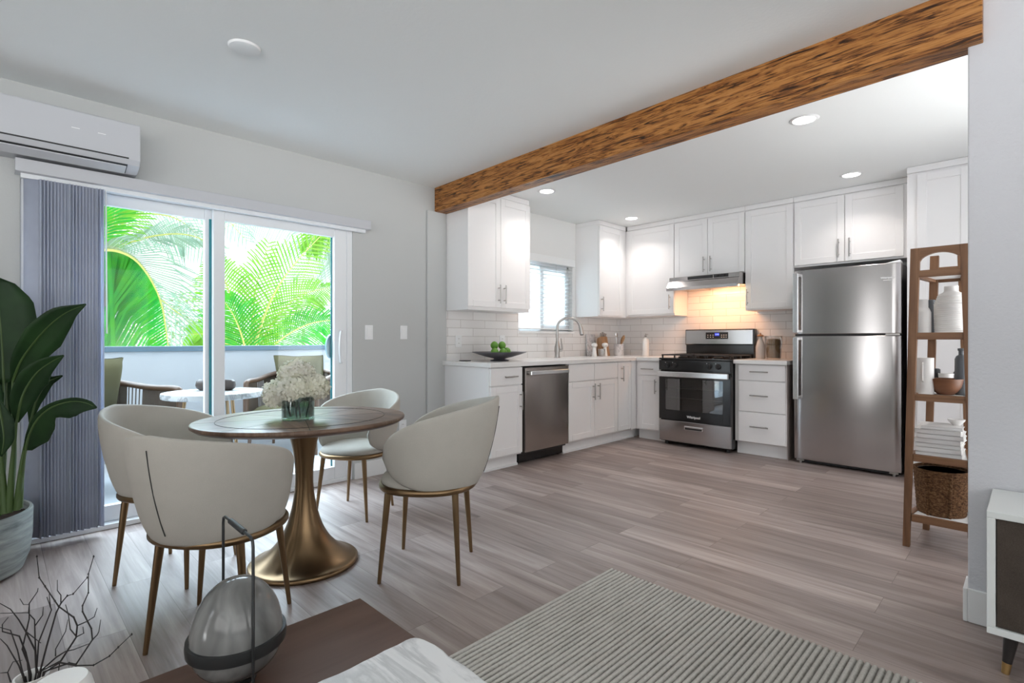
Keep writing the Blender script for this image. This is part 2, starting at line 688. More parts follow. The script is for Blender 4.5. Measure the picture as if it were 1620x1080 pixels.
def table_wood():
    """parquet top: the walnut grain turns in each of eight wedges inside the inlaid ring"""
    m = mat('walnut_parquet', (0.15, 0.09, 0.06), 0.34, spec=0.35)
    t = NT(m)
    v = t.coords()
    gr = t.n('ShaderNodeTexGradient', gradient_type='RADIAL')
    t.l(v, gr.inputs['Vector'])
    st = t.n('ShaderNodeMath', operation='MULTIPLY')
    t.l(gr.outputs['Fac'], st.inputs[0])
    st.inputs[1].default_value = 8.0
    fl = t.n('ShaderNodeMath', operation='FLOOR')
    t.l(st.outputs[0], fl.inputs[0])
    an = t.n('ShaderNodeMath', operation='MULTIPLY')
    t.l(fl.outputs[0], an.inputs[0])
    an.inputs[1].default_value = pi / 4 + 0.6
    vr = t.n('ShaderNodeVectorRotate', rotation_type='Z_AXIS')
    t.l(v, vr.inputs['Vector'])
    t.l(an.outputs[0], vr.inputs['Angle'])
    mp = t.n('ShaderNodeMapping')
    mp.inputs['Scale'].default_value = (3, 38, 1)
    t.l(vr.outputs[0], mp.inputs['Vector'])
    f = t.noise(mp.outputs[0], 1.0, 5, 0.6, 0.5)
    mp2 = t.n('ShaderNodeMapping')
    mp2.inputs['Scale'].default_value = (1.5, 11, 1)
    t.l(vr.outputs[0], mp2.inputs['Vector'])
    g = t.noise(mp2.outputs[0], 1.0, 1, 0.5)
    c = t.ramp(f, [(0.3, (0.075, 0.042, 0.028)), (0.5, (0.135, 0.082, 0.055)), (0.72, (0.21, 0.135, 0.092))])
    c = t.mix(1.0, c, t.ramp(g, [(0.35, (0.75, 0.72, 0.70)), (0.65, (1.2, 1.2, 1.2))]), 'MULTIPLY')
    t.color(c)
    return m


M['parquet'] = table_wood()
M['table_edge'] = wood('walnut_edge', (0.06, 0.033, 0.022), (0.105, 0.058, 0.038), (0.15, 0.088, 0.058), 'x', 0.6, 0.3)


def leaf_mat(name, c0, c1, rough=0.5, trans=0.0, spec=0.5):
    m = mat(name, c0, rough, spec=spec)
    t = NT(m)
    f = t.noise(t.coords((3, 3, 3)), 2.0, 3)
    cc = t.ramp(f, [(0.3, c0), (0.7, c1)])
    t.color(cc)
    if trans:
        tr = t.n('ShaderNodeBsdfTranslucent')
        t.l(cc, tr.inputs['Color'])
        mx = t.n('ShaderNodeMixShader')
        mx.inputs[0].default_value = trans
        out = t.t.nodes['Material Output']
        t.l(t.b.outputs[0], mx.inputs[1])
        t.l(tr.outputs[0], mx.inputs[2])
        t.l(mx.outputs[0], out.inputs['Surface'])
    return m


M['leaf'] = leaf_mat('banana_leaf', (0.010, 0.028, 0.010), (0.020, 0.054, 0.016), 0.45, 0, 0.22)
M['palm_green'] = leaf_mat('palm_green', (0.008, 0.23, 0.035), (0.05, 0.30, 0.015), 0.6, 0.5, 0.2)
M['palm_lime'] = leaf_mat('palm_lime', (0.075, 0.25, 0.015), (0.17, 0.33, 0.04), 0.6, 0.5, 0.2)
M['palm_mint'] = leaf_mat('palm_mint', (0.15, 0.24, 0.18), (0.22, 0.30, 0.21), 0.6, 0.5, 0.2)  # pale wash of backlight and haze put into the leaf colour
M['petal'] = leaf_mat('hydrangea_petal', (0.78, 0.76, 0.70), (0.82, 0.82, 0.66), 0.7, 0.25, 0.2)
M['lime'] = leaf_mat('lime_peel', (0.10, 0.26, 0.025), (0.16, 0.36, 0.05), 0.45)
M['blind'] = leaf_mat('pleated_vane', (0.62, 0.66, 0.77), (0.70, 0.74, 0.84), 0.45, 0.45, 0.4)
M['slat'] = leaf_mat('thin_white_slat', (0.82, 0.84, 0.84), (0.84, 0.86, 0.86), 0.5, 0.6, 0.3)
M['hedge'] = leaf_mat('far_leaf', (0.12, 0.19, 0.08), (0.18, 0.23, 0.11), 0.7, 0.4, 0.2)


def clear_mat(name, tint, gloss=0.08, edge=0.5, rough=0.02):
    """thin clear pane: mostly see-through, with a mirror-like sheen that grows at grazing angles"""
    m = bpy.data.materials.new(name)
    m.use_nodes = True
    t = m.node_tree
    t.nodes.remove(t.nodes['Principled BSDF'])
    out = t.nodes['Material Output']
    tr = t.nodes.new('ShaderNodeBsdfTransparent')
    tr.inputs[0].default_value = (*tint, 1)
    gl = t.nodes.new('ShaderNodeBsdfGlossy')
    gl.inputs['Color'].default_value = (1, 1, 1, 1)
    gl.inputs['Roughness'].default_value = rough
    fr = t.nodes.new('ShaderNodeLayerWeight')
    fr.inputs['Blend'].default_value = 0.25
    mr = t.nodes.new('ShaderNodeMapRange')
    mr.inputs['To Min'].default_value = gloss
    mr.inputs['To Max'].default_value = edge
    t.links.new(fr.outputs['Fresnel'], mr.inputs['Value'])
    mx = t.nodes.new('ShaderNodeMixShader')
    t.links.new(mr.outputs[0], mx.inputs[0])
    t.links.new(tr.outputs[0], mx.inputs[1])
    t.links.new(gl.outputs[0], mx.inputs[2])
    t.links.new(mx.outputs[0], out.inputs['Surface'])
    return m


M['pane'] = clear_mat('window_glass', (0.97, 0.99, 0.985), 0.008, 0.18)
M['oven_glass'] = clear_mat('oven_glass', (0.55, 0.55, 0.56), 0.12, 0.6)
M['jar'] = clear_mat('clear_glass', (0.93, 0.93, 0.93), 0.08, 0.6)
M['vase_glass'] = clear_mat('teal_glass', (0.64, 0.70, 0.685), 0.05, 0.5)
M['smoke_glass'] = mat('smoked_glass_globe', (0.30, 0.30, 0.295), 0.13, spec=0.6)
_t = NT(M['smoke_glass'])
_f1 = _t.noise(_t.coords((5, 5, 2.2)), 2.0, 3, 0.5, 0.8)
_t.color(_t.ramp(_f1, [(0.3, (0.085, 0.085, 0.082)), (0.55, (0.17, 0.17, 0.165)), (0.75, (0.27, 0.27, 0.26))]))
M['glass_edge'] = mat('teal_glass_edge', (0.02, 0.22, 0.26), 0.2)

# ------------------------------------------------------------------ the room
XW = -3.80      # face of the left wall
YB = 5.73       # face of the back wall
ZC = 2.47       # ceiling
XR = 3.0
YF = -2.8
DY0, DY1, DZ = 0.10, 2.011, 2.005        # sliding door opening
KY0, KY1, KZ0, KZ1 = 3.885, 4.79, 1.20, 1.97   # kitchen window opening

o = MB().box(XW - 0.12, XR + .12, YF - .12, 2.832, -0.06, 0).box(XW - 0.12, .74, 2.832, YB + 0.12, -0.06, 0).build('floor', M['floor'], smooth=False)
struct(o, 'grey-brown wood plank floor running through dining area and kitchen', 'floor')
o = MB().box(XW - 0.12, XR + .12, YF - .12, 2.832, ZC, ZC + 0.1).box(XW - 0.12, .74, 2.832, YB + 0.12, ZC, ZC + 0.1).build('ceiling', M['ceiling'], smooth=False)
struct(o, 'white painted ceiling over dining area and kitchen', 'ceiling')

b = MB()
x0, x1 = XW - 0.12, XW
b.box(x0, x1, YF, DY0, 0, ZC)
b.box(x0, x1, DY0, DY1, DZ, ZC)
b.box(x0, x1, DY1, 2.92, 0, ZC)
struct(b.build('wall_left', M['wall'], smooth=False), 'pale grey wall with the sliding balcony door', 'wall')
b = MB()
b.box(x0, x1, 2.92, KY0, 0, ZC)
b.box(x0, x1, KY0, KY1, 0, KZ0)
b.box(x0, x1, KY0, KY1, KZ1, ZC)
b.box(x0, x1, KY1, YB + .12, 0, ZC)
struct(b.build('wall_sink', M['wall_white'], smooth=False), 'white kitchen wall with the window above the sink', 'wall')
struct(MB().box(XW, XR, YB, YB + 0.12, 0, ZC).build('wall_back', M['wall_white'], smooth=False), 'white kitchen wall behind range and refrigerator', 'wall')
struct(MB().box(-0.18, XR, 2.712, 2.832, 0, ZC).build('wall_right', M['wall_texture'], smooth=False, bevel=.004), 'textured white partition wall beside the walnut shelf', 'wall')
struct(MB().box(0.62, 0.74, 2.832, 3.0, 0, ZC).box(0.62, 0.74, 3.0, 4.3, 0, .35).box(0.62, 0.74, 3.0, 4.3, 2.4, ZC).box(0.62, 0.74, 4.3, YB, 0, ZC).build('wall_kitchen', M['wall_white'], smooth=False), 'white side wall of the kitchen with an added light opening, behind the partition', 'wall')  # unseen; its opening is added to bring light onto the kitchen ceiling
# unseen walls behind the viewer; wide openings added and shaped to light the room
b = MB()
b.box(XW, -2.2, YF - .12, YF, 0, ZC)
b.box(-2.2, -1.65, YF - .12, YF, 2.2, ZC)
b.box(-1.65, -.75, YF - .12, YF, 0, ZC)
b.box(-.75, 2.7, YF - .12, YF, 2.35, ZC)
b.box(-.75, 2.7, YF - .12, YF, 0, 1.0)
b.box(2.7, XR, YF - .12, YF, 0, ZC)
struct(b.build('wall_rear', M['wall'], smooth=False), 'rear wall of the living area with a wide opening added to let light in', 'wall')
b = MB()
b.box(XR, XR + .12, YF, -2.2, 0, ZC)
b.box(XR, XR + .12, -2.2, 1.9, 2.3, ZC)
b.box(XR, XR + .12, -2.2, 1.9, 0, 1.0)
b.box(XR, XR + .12, 1.9, 2.712, 0, ZC)
struct(b.build('wall_side', M['wall'], smooth=False), 'side wall of the living area with a wide opening added for light', 'wall')

# pier that carries the beam, and the beam (it runs a little out of square)
struct(MB().box(XW, XW + 0.025, 2.715, 2.925, 0, 2.255).build('wall_pier', M['wall'], smooth=False, bevel=.004), 'shallow white wall pier under the end of the wooden beam', 'wall')
bd = Vector((1, -math.tan(radians(2.24)), 0))
L = 3.66
p0 = Vector((XW + .005, 2.804, 0))
p1 = p0 + bd * L
th = Vector((0, .122, 0))
b = MB()
b.hexa([p0 + Vector((0, 0, 2.252)), p1 + Vector((0, 0, 2.252)), p1 + th + Vector((0, 0, 2.252)), p0 + th + Vector((0, 0, 2.252))],
       [p0 + Vector((0, 0, ZC)), p1 + Vector((0, 0, ZC)), p1 + th + Vector((0, 0, ZC)), p0 + th + Vector((0, 0, ZC))])
struct(b.build('ceiling_beam', M['beam'], smooth=False, bevel=.003), 'orange-brown strand lumber beam across the ceiling between dining area and kitchen', 'beam')

# baseboards
struct(MB().box(XW, XW + .014, DY1 + .012, 2.715, 0, .125).build('baseboard_left', M['trim'], smooth=False, bevel=.003), 'white baseboard between sliding door and kitchen', 'baseboard')
b = MB()
b.box(-0.1795, XR, 2.698, 2.7125, 0, .13)
b.box(-0.194, -0.1795, 2.698, 2.846, 0, .13)
struct(b.build('baseboard_right', M['trim'], smooth=False, bevel=.003), 'white baseboard wrapping the end of the partition wall', 'baseboard')
struct(MB().box(XW, XW + .014, YF, DY0 - .012, 0, .125).build('baseboard_rear', M['trim'], smooth=False, bevel=.003), 'white baseboard left of the sliding door', 'baseboard')

# tiled splashbacks
b = MB()
b.box(XW, XW + .008, 2.925, KY0 - .005, .915, 1.385)
b.box(XW, XW + .008, KY0 - .005, KY1 + .005, .915, KZ0 - .02)
b.box(XW, XW + .008, KY1 + .005, YB, .915, 1.385)
struct(b.build('trim_1', M['tile_y'], smooth=False), 'white subway tile splashback under the kitchen window', 'splashback')
b = MB()
b.box(XW + .008, -2.83, YB - .008, YB, .915, 1.42)
b.box(-2.83, -2.07, YB - .008, YB, .60, 1.70)
b.box(-2.07, -1.58, YB - .008, YB, .915, 1.44)
struct(b.build('trim_2', M['tile_x'], smooth=False), 'white subway tile splashback behind the range', 'splashback')

# ------------------------------------------------------------------ sliding door
dr = thing('door_1', 'white sliding glass door to the balcony', 'door', (XW - .05, 1.0, 0))
dr['kind'] = 'structure'
b = MB()
fx0, fx1 = XW - .115, XW - .005
b.box(fx0, fx1, DY0, DY0 + .04, 0, DZ)
b.box(fx0, fx1, DY1 - .045, DY1, 0, DZ)
b.box(fx0, fx1, DY0 + .04, DY1 - .045, DZ - .035, DZ)
b.box(fx0, fx1, DY0 + .04, DY1 - .045, 0, .03)
b.build('frame', M['vinyl'], dr, smooth=False, bevel=.004)


def sash(name, y0, y1, xa, xb, z0, z1, st=.075, top=.07, bot=.095, lefts=None):
    b = MB()
    ls = lefts or st
    b.box(xa, xb, y0, y0 + ls, z0, z1)
    b.box(xa, xb, y1 - st, y1, z0, z1)
    b.box(xa, xb, y0 + ls, y1 - st, z1 - top, z1)
    b.box(xa, xb, y0 + ls, y1 - st, z0, z0 + bot)
    s = b.build(name, M['vinyl'], dr, smooth=False, bevel=.004)
    xm = (xa + xb) / 2
    MB().box(xm - .004, xm + .004, y0 + ls - .004, y1 - st + .004, z0 + bot - .004, z1 - top + .004).build('glass_pane', M['pane'], s, smooth=False)
    return s


s1 = sash('fixed_panel', DY0 + .04, 1.062, XW - .10, XW - .062, .03, DZ - .035)
MB().box(XW - .061, XW - .053, 1.012, 1.026, .12, DZ - .10).build('gasket', M['glass_edge'], s1, smooth=False)
s2 = sash('sliding_panel', 1.025, DY1 - .045, XW - .055, XW - .012, .03, DZ - .035, st=.10, lefts=.07)
MB().box(XW - .060, XW - .053, DY1 - .155, DY1 - .143, .12, DZ - .10).build('gasket', M['glass_edge'], s2, smooth=False)
# pull handle (D shape) and the blue-grey outer grip seen through the glass
b = MB()
hy = DY1 - .092
zc = 1.045
b.box(XW - .012, XW - .002, hy - .016, hy + .016, zc - .125, zc + .135)
b.tube(spline([(XW - .004, hy, zc - .115), (XW + .022, hy - .02, zc - .10), (XW + .038, hy - .035, zc), (XW + .022, hy - .02, zc + .11), (XW - .004, hy, zc + .125)], 16), .009, 8)
b.build('handle', M['vinyl'], s2, bevel=.002)
b = MB()
b.lathe([(.001, 0), (.05, 0), (.054, .006), (.05, .024), (.001, .024)], (0, 0, 0), 24)
oo = []
for p in b.v:
    oo.append(Vector((XW - .085 + p.z, DY1 - .150 + p.x * .75, zc + .01 + p.y * 1.75)))
b.v = oo
b.build('outer_grip', mat('blue_grey_grip', (0.16, 0.30, 0.36), 0.4), s2)

# ------------------------------------------------------------------ kitchen window
wn = thing('window_1', 'white framed kitchen window above the sink', 'window', (XW - .07, (KY0 + KY1) / 2, KZ0))
wn['kind'] = 'structure'
b = MB()
xa, xb = XW - .11, XW - .06
b.box(xa, xb, KY0, KY0 + .035, KZ0, KZ1)
b.box(xa, xb, KY1 - .035, KY1, KZ0, KZ1)
b.box(xa, xb, KY0, KY1, KZ0, KZ0 + .035)
b.box(xa, xb, KY0, KY1, KZ1 - .035, KZ1)
b.build('frame', M['vinyl'], wn, smooth=False, bevel=.003)
b = MB()
ym = (KY0 + KY1) / 2 - .03
b.box(xa + .005, xb + .012, ym - .03, ym + .03, KZ0 + .035, KZ1 - .035)
b.box(xa + .005, xb + .012, KY1 - .085, KY1 - .035, KZ0 + .035, KZ1 - .035)
b.box(xa + .005, xb + .012, ym + .03, KY1 - .085, KZ0 + .035, KZ0 + .075)
b.box(xa + .005, xb + .012, ym + .03, KY1 - .085, KZ1 - .075, KZ1 - .035)
b.build('sash', M['vinyl'], wn, smooth=False, bevel=.003)
MB().box(xa + .02, xa + .026, KY0 + .03, KY1 - .03, KZ0 + .03, KZ1 - .03).build('glass_pane', M['pane'], wn, smooth=False)
MB().box(XW - .10, XW + .022, KY0 - .012, KY1 + .012, KZ0 - .022, KZ0 + .004).build('window_sill', M['trim'], wn, smooth=False, bevel=.004)

bl = thing('venetian_blind', 'white slatted blind hanging in the kitchen window', 'window blind', (XW - .03, (KY0 + KY1) / 2, KZ1))
MB().box(XW - .055, XW + .03, KY0 + .01, KY1 + .015, KZ1 - .015, KZ1 + .065).build('headrail', M['trim'], bl, smooth=False, bevel=.006)
b = MB()
z = KZ1 - .05
while z > KZ0 + .05:
    b.hexa([(XW - .05, KY0 + .012, z - .004), (XW - .006, KY0 + .012, z + .004), (XW - .006, KY1 - .008, z + .004), (XW - .05, KY1 - .008, z - .004)],
           [(XW - .05, KY0 + .012, z - .002), (XW - .006, KY0 + .012, z + .006), (XW - .006, KY1 - .008, z + .006), (XW - .05, KY1 - .008, z - .002)])
    z -= .043
b.build('slats', M['slat'], bl, smooth=False)
for yy in (KY0 + .10, KY0 + .21, KY1 - .26, KY1 - .07):
    MB().cyl((XW - .028, yy, KZ0 + .06), (XW - .028, yy, KZ1), .0022, n=6).build('ladder_cord', M['paper'], bl)
MB().box(XW - .05, XW - .006, KY0 + .012, KY1 - .008, KZ0 + .022, KZ0 + .036).build('bottom_rail', M['trim'], bl, smooth=False, bevel=.003)

# ------------------------------------------------------------------ balcony, railing, outdoor view
BX = -6.15
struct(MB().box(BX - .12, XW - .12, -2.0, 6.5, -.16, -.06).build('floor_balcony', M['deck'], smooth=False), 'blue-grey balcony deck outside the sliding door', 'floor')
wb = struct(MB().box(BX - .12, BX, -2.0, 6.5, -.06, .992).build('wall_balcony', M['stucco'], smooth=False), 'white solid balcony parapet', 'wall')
MB().box(BX - .15, BX + .03, -2.0, 6.5, .992, 1.044).build('rail_cap', M['rail'], wb, smooth=False, bevel=.004)
struct(MB().box(-60, BX - .3, -40, 50, -3.2, -3.1).build('ground_outside', mat('pale_ground', (0.62, 0.62, 0.58), 0.9), smooth=False), 'pale ground beyond the balcony', 'ground')


# ------------------------------------------------------------------ cabinets
class Face:
    """a cabinet run: u along the run, n out of the wall, z up"""

    def __init__(self, kind):
        self.k = kind

    def p(self, u, n, z):
        return Vector((n, u, z)) if self.k == 'L' else Vector((u, -n, z))


FL, FB = Face('L'), Face('B')      # left run: n = x ; back run: n = -y


def fbox(b, F, u0, u1, n0, n1, z0, z1):
    p, q = F.p(u0, n0, z0), F.p(u1, n1, z1)
    return b.box(p.x, q.x, p.y, q.y, p.z, q.z)


def shaker(F, name, parent, u0, u1, z0, z1, n, fw=.057, flat=False):
    b = MB()
    if flat:
        fbox(b, F, u0, u1, n - .019, n, z0, z1)
    else:
        fbox(b, F, u0, u0 + fw, n - .019, n, z0, z1)
        fbox(b, F, u1 - fw, u1, n - .019, n, z0, z1)
        fbox(b, F, u0 + fw, u1 - fw, n - .019, n, z0, z0 + fw)
        fbox(b, F, u0 + fw, u1 - fw, n - .019, n, z1 - fw, z1)
        fbox(b, F, u0 + fw - .002, u1 - fw + .002, n - .019, n - .0075, z0 + fw - .002, z1 - fw + .002)
    return b.build(name, M['cabinet'], parent, smooth=False, bevel=.0015, segs=1)


def pull(F, parent, u, z, n, vertical=True, length=.155):
    b = MB()
    h = length / 2
    off = n + .032
    if vertical:
        b.cyl(F.p(u, off, z - h), F.p(u, off, z + h), .006, n=10)
        for s in (-1, 1):
            b.cyl(F.p(u, n - .002, z + s * h * .66), F.p(u, off, z + s * h * .66), .0048, n=8)
    else:
        b.cyl(F.p(u - h, off, z), F.p(u + h, off, z), .006, n=10)
        for s in (-1, 1):
            b.cyl(F.p(u + s * h * .66, n - .002, z), F.p(u + s * h * .66, off, z), .0048, n=8)
    return b.build('handle', M['nickel'], parent)


def carcass(F, root, u0, u1, n0, n1, z0, z1, toe=None):
    b = MB()
    fbox(b, F, u0, u1, n0, n1, z0, z1)
    c = b.build('carcass', M['cabinet'], root, smooth=False, bevel=.001, segs=1)
    if toe:
        b = MB()
        fbox(b, F, u0, u1, n0, toe, 0, z0)
        b.build('toe_kick', M['cabinet'], root, smooth=False)
    return c


G = 'white kitchen base cabinets'
DN = -3.163            # door faces of the left run (x)
BN = -5.121            # door faces of the back run (-y)
WN = XW + .002
# left run ------------------------------------------------------------
c = thing('base_cabinet', 'white base cabinet left of the dishwasher, one drawer over one door', 'cabinet', (XW, 2.905, 0), group=G)
carcass(FL, c, 2.905, 3.290, WN, DN - .020, .108, .876, -3.238)
d = shaker(FL, 'drawer', c, 2.912, 3.285, .722, .868, DN, flat=True)
pull(FL, d, 3.125, .792, DN, False, .15)
d = shaker(FL, 'door', c, 2.912, 3.285, .124, .712, DN)
pull(FL, d, 3.255, .578, DN)
MB().box(-3.238, -3.226, 2.905, 3.29, 0, .018).build('shoe_moulding', M['trim'], c, smooth=False)

c = thing('base_cabinet', 'white sink base cabinet right of the dishwasher with two doors', 'cabinet', (XW, 3.925, 0), group=G)
carcass(FL, c, 3.925, 4.770, WN, DN - .020, .108, .876, -3.238)
for (a, e, hu) in ((3.930, 4.345, 4.318), (4.350, 4.766, 4.402)):
    shaker(FL, 'false_drawer_front', c, a, e, .702, .868, DN, flat=True)
    d = shaker(FL, 'door', c, a, e, .124, .694, DN)
    pull(FL, d, hu, .582, DN, length=.165)
MB().box(-3.238, -3.226, 3.925, 4.77, 0, .018).build('shoe_moulding', M['trim'], c, smooth=False)

c = thing('base_cabinet', 'tall single-door white base cabinet in the inner corner of the worktop', 'cabinet', (XW, 4.772, 0), group=G)
carcass(FL, c, 4.772, YB - .002, WN, DN - .020, .108, .876, -3.238)
d = shaker(FL, 'door', c, 4.777, 5.030, .124, .868, DN, fw=.05)
pull(FL, d, 4.838, .742, DN, length=.165)
MB().box(-3.238, -3.226, 4.772, 5.19, 0, .018).build('shoe_moulding', M['trim'], c, smooth=False)
MB().box(DN - .018, DN, 5.034, 5.14, .108, .876).build('corner_filler', M['cabinet'], c, smooth=False)

# back run --------------------------------------------------------------
c = thing('base_cabinet', 'narrow white base cabinet left of the range, drawer over door', 'cabinet', (-3.1, YB, 0), group=G)
carcass(FB, c, DN + .003, -2.842, -(YB - .002), BN - .020, .108, .876, -5.196)
d = shaker(FB, 'drawer', c, -3.130, -2.868, .722, .864, BN, flat=True)
pull(FB, d, -3.0, .788, BN, False, .15)
d = shaker(FB, 'door', c, -3.130, -2.868, .122, .712, BN)
pull(FB, d, -2.905, .598, BN)

c = thing('base_cabinet', 'white three-drawer base cabinet between range and refrigerator', 'cabinet', (-1.8, YB, 0), group=G)
carcass(FB, c, -2.058, -1.590, -(YB - .002), BN - .020, .125, .876, -5.196)
for (a, e) in ((.722, .868), (.424, .714), (.132, .416)):
    d = shaker(FB, 'drawer', c, -2.018, -1.596, a, e, BN, flat=True)
    pull(FB, d, -1.82, (a + e) / 2 + .01, BN, False, .165)
MB().box(-1.589, -1.582, 5.14, YB - .01, 0.0, .876).build('side_panel', mat('taupe_side_panel', (0.30, 0.25, 0.235), 0.5), c, smooth=False)

# worktops
b = MB()
b.box(XW + .009, -3.135, 2.880, YB - .009, .877, .915)
b.box(-3.135, -2.835, 5.095, YB - .009, .877, .915)
o = b.build('worktop', M['counter'], smooth=False, bevel=.003)
tag(o, 'white L-shaped quartz worktop over sink and dishwasher', 'worktop', 'kitchen worktops')
o = MB().box(-2.060, -1.575, 5.095, YB - .009, .877, .915).build('worktop', M['counter'], smooth=False, bevel=.003)
tag(o, 'short white quartz worktop between range and refrigerator', 'worktop', 'kitchen worktops')

# wall cabinets ---------------------------------------------------------
G = 'white kitchen wall cabinets'
UN = -3.460
UB = -5.400


def crown(root, F, u0, u1, n, z0=2.418):
    b = MB()
    fbox(b, F, u0, u1, WN if F.k == 'L' else -(YB - .002), n + .006, z0 + .0005, ZC - .002)
    b.build('crown_trim', M['cabinet'], root, smooth=False, bevel=.004)


c = thing('wall_cabinet', 'white two-door wall cabinet nearest the beam, left of the kitchen window', 'cabinet', (XW, 2.93, 1.37), group=G)
carcass(FL, c, 2.928, 3.705, WN, UN - .020, 1.372, 2.418)
for (a, e, hu) in ((2.914, 3.304, 3.275), (3.308, 3.702, 3.345)):
    d = shaker(FL, 'door', c, a, e, 1.402, 2.405, UN)
    pull(FL, d, hu, 1.525, UN, length=.17)
crown(c, FL, 2.928, 3.705, UN - .02)

c = thing('wall_cabinet', 'white wall cabinet right of the kitchen window, turning into the corner', 'cabinet', (XW, 4.85, 1.37), group=G)
carcass(FL, c, 4.848, YB - .002, WN, UN - .020, 1.375, 2.418)
d = shaker(FL, 'door', c, 4.852, 5.318, 1.390, 2.405, UN)
pull(FL, d, 4.885, 1.515, UN, length=.165)
crown(c, FL, 4.848, 5.40, UN - .012)

c = thing('wall_cabinet', 'white single-door wall cabinet in the corner left of the range hood', 'cabinet', (-3.15, YB, 1.40), group=G)
carcass(FB, c, -3.478, -2.842, -(YB - .002), UB - .020, 1.385, 2.418)
d = shaker(FB, 'door', c, -3.440, -2.845, 1.405, 2.405, UB)
pull(FB, d, -2.888, 1.535, UB, length=.165)
crown(c, FB, -3.455, -2.842, UB - .012)

c = thing('wall_cabinet', 'short white two-door wall cabinet above the range hood', 'cabinet', (-2.45, YB, 1.8), group=G)
carcass(FB, c, -2.840, -2.066, -(YB - .002), UB - .020, 1.795, 2.418)
for (a, e, hu) in ((-2.836, -2.456, -2.490), (-2.452, -2.070, -2.415)):
    d = shaker(FB, 'door', c, a, e, 1.805, 2.405, UB)
    pull(FB, d, hu, 1.915, UB, length=.165)
crown(c, FB, -2.840, -2.066, UB - .012)

c = thing('wall_cabinet', 'white single-door wall cabinet between range hood and refrigerator', 'cabinet', (-1.84, YB, 1.4), group=G)
carcass(FB, c, -2.064, -1.614, -(YB - .002), UB - .020, 1.405, 2.418)
d = shaker(FB, 'door', c, -2.060, -1.618, 1.42, 2.405, UB)
pull(FB, d, -2.035, 1.535, UB, length=.165)
crown(c, FB, -2.064, -1.614, UB - .012)

c = thing('wall_cabinet', 'white two-door wall cabinet above the refrigerator', 'cabinet', (-1.2, YB, 1.8), group=G)
carcass(FB, c, -1.612, -.712, -(YB - .002), UB - .020, 1.795, 2.418)
for (a, e, hu) in ((-1.604, -1.194, -1.236), (-1.188, -.765, -1.150)):
    d = shaker(FB, 'door', c, a, e, 1.812, 2.405, UB)
    pull(FB, d, hu, 1.93, UB, length=.165)
crown(c, FB, -1.612, -.712, UB - .012)

c = thing('pantry_cabinet', 'tall white pantry cabinet right of the refrigerator, behind the walnut shelf', 'cabinet', (-.3, YB, 0))
carcass(FB, c, -.705, .60, -(YB - .002), -5.135, .10, 2.418, -5.21)
shaker(FB, 'door', c, -.640, -.320, 1.30, 2.400, -5.116, fw=.06)
shaker(FB, 'door', c, -.316, .20, 1.30, 2.400, -5.116, fw=.06)
shaker(FB, 'door', c, -.640, -.320, .13, 1.29, -5.116, fw=.06)
shaker(FB, 'door', c, -.316, .20, .13, 1.29, -5.116, fw=.06)
crown(c, FB, -.705, .60, -5.128)

# ------------------------------------------------------------------ dishwasher
c = thing('dishwasher', 'stainless steel dishwasher under the worktop near the fruit bowl', 'dishwasher', (-3.45, 3.6, 0))
MB().box(XW + .03, DN - .03, 3.300, 3.915, .09, .868).build('tub', M['black_matt'], c, smooth=False)
b = MB()
rows = []
for i in range(13):
    y = 3.312 + (3.908 - 3.312) * i / 12
    xx = DN + .012 + .006 * (1 - ((i - 6) / 6) ** 2)
    rows.append([Vector((xx, y, .115)), Vector((xx, y, .860)), Vector((DN - .03, y, .860)), Vector((DN - .03, y, .115))])
b.grid(rows, wrap=True, caps=True)
d = b.build('door', M['steel_y'], c, bevel=.002)
b = MB()
b.box(DN + .030, DN + .052, 3.345, 3.875, .792, .832)
b.box(DN + .012, DN + .034, 3.355, 3.385, .797, .827)
b.box(DN + .012, DN + .034, 3.835, 3.865, .797, .827)
b.build('handle', M['steel_plain'], d, smooth=False, bevel=.006)
MB().box(-3.30, -3.228, 3.302, 3.915, .012, .105).build('kick_plate', M['black'], c, smooth=False, bevel=.002)
for yy in (3.34, 3.88):
    MB().cyl((-3.27, yy, 0), (-3.27, yy, .02), .015, n=10).build('foot', M['black_matt'], c)

# ------------------------------------------------------------------ gas range
RX0, RX1, RY = -2.826, -2.066, 5.05
c = thing('gas_range', 'stainless steel and black gas range between the base cabinets', 'range', (-2.446, 5.4, 0))
b = MB()
b.box(RX0 + .002, RX1 - .002, RY + .03, YB - .012, .035, .900)
b.build('body', M['black'], c, smooth=False, bevel=.003)
b = MB()
for x in (RX0 + .05, RX1 - .05):
    for y in (RY + .07, YB - .08):
        b2 = MB().cyl((x, y, 0), (x, y, .05), .018, n=10)
        b2.build('foot', M['black_matt'], c)
b = MB()
b.box(RX0, RX1, RY, RY + .03, .045, .262)
d = b.build('storage_drawer', M['steel'], c, smooth=False, bevel=.004)
MB().box(-2.54, -2.34, RY - .010, RY + .002, .178, .222).build('handle', M['steel_plain'], d, smooth=False, bevel=.006)
MB().box(-2.53, -2.35, RY - .0115, RY - .0095, .187, .204).build('handle_recess', M['black_matt'], d, smooth=False)
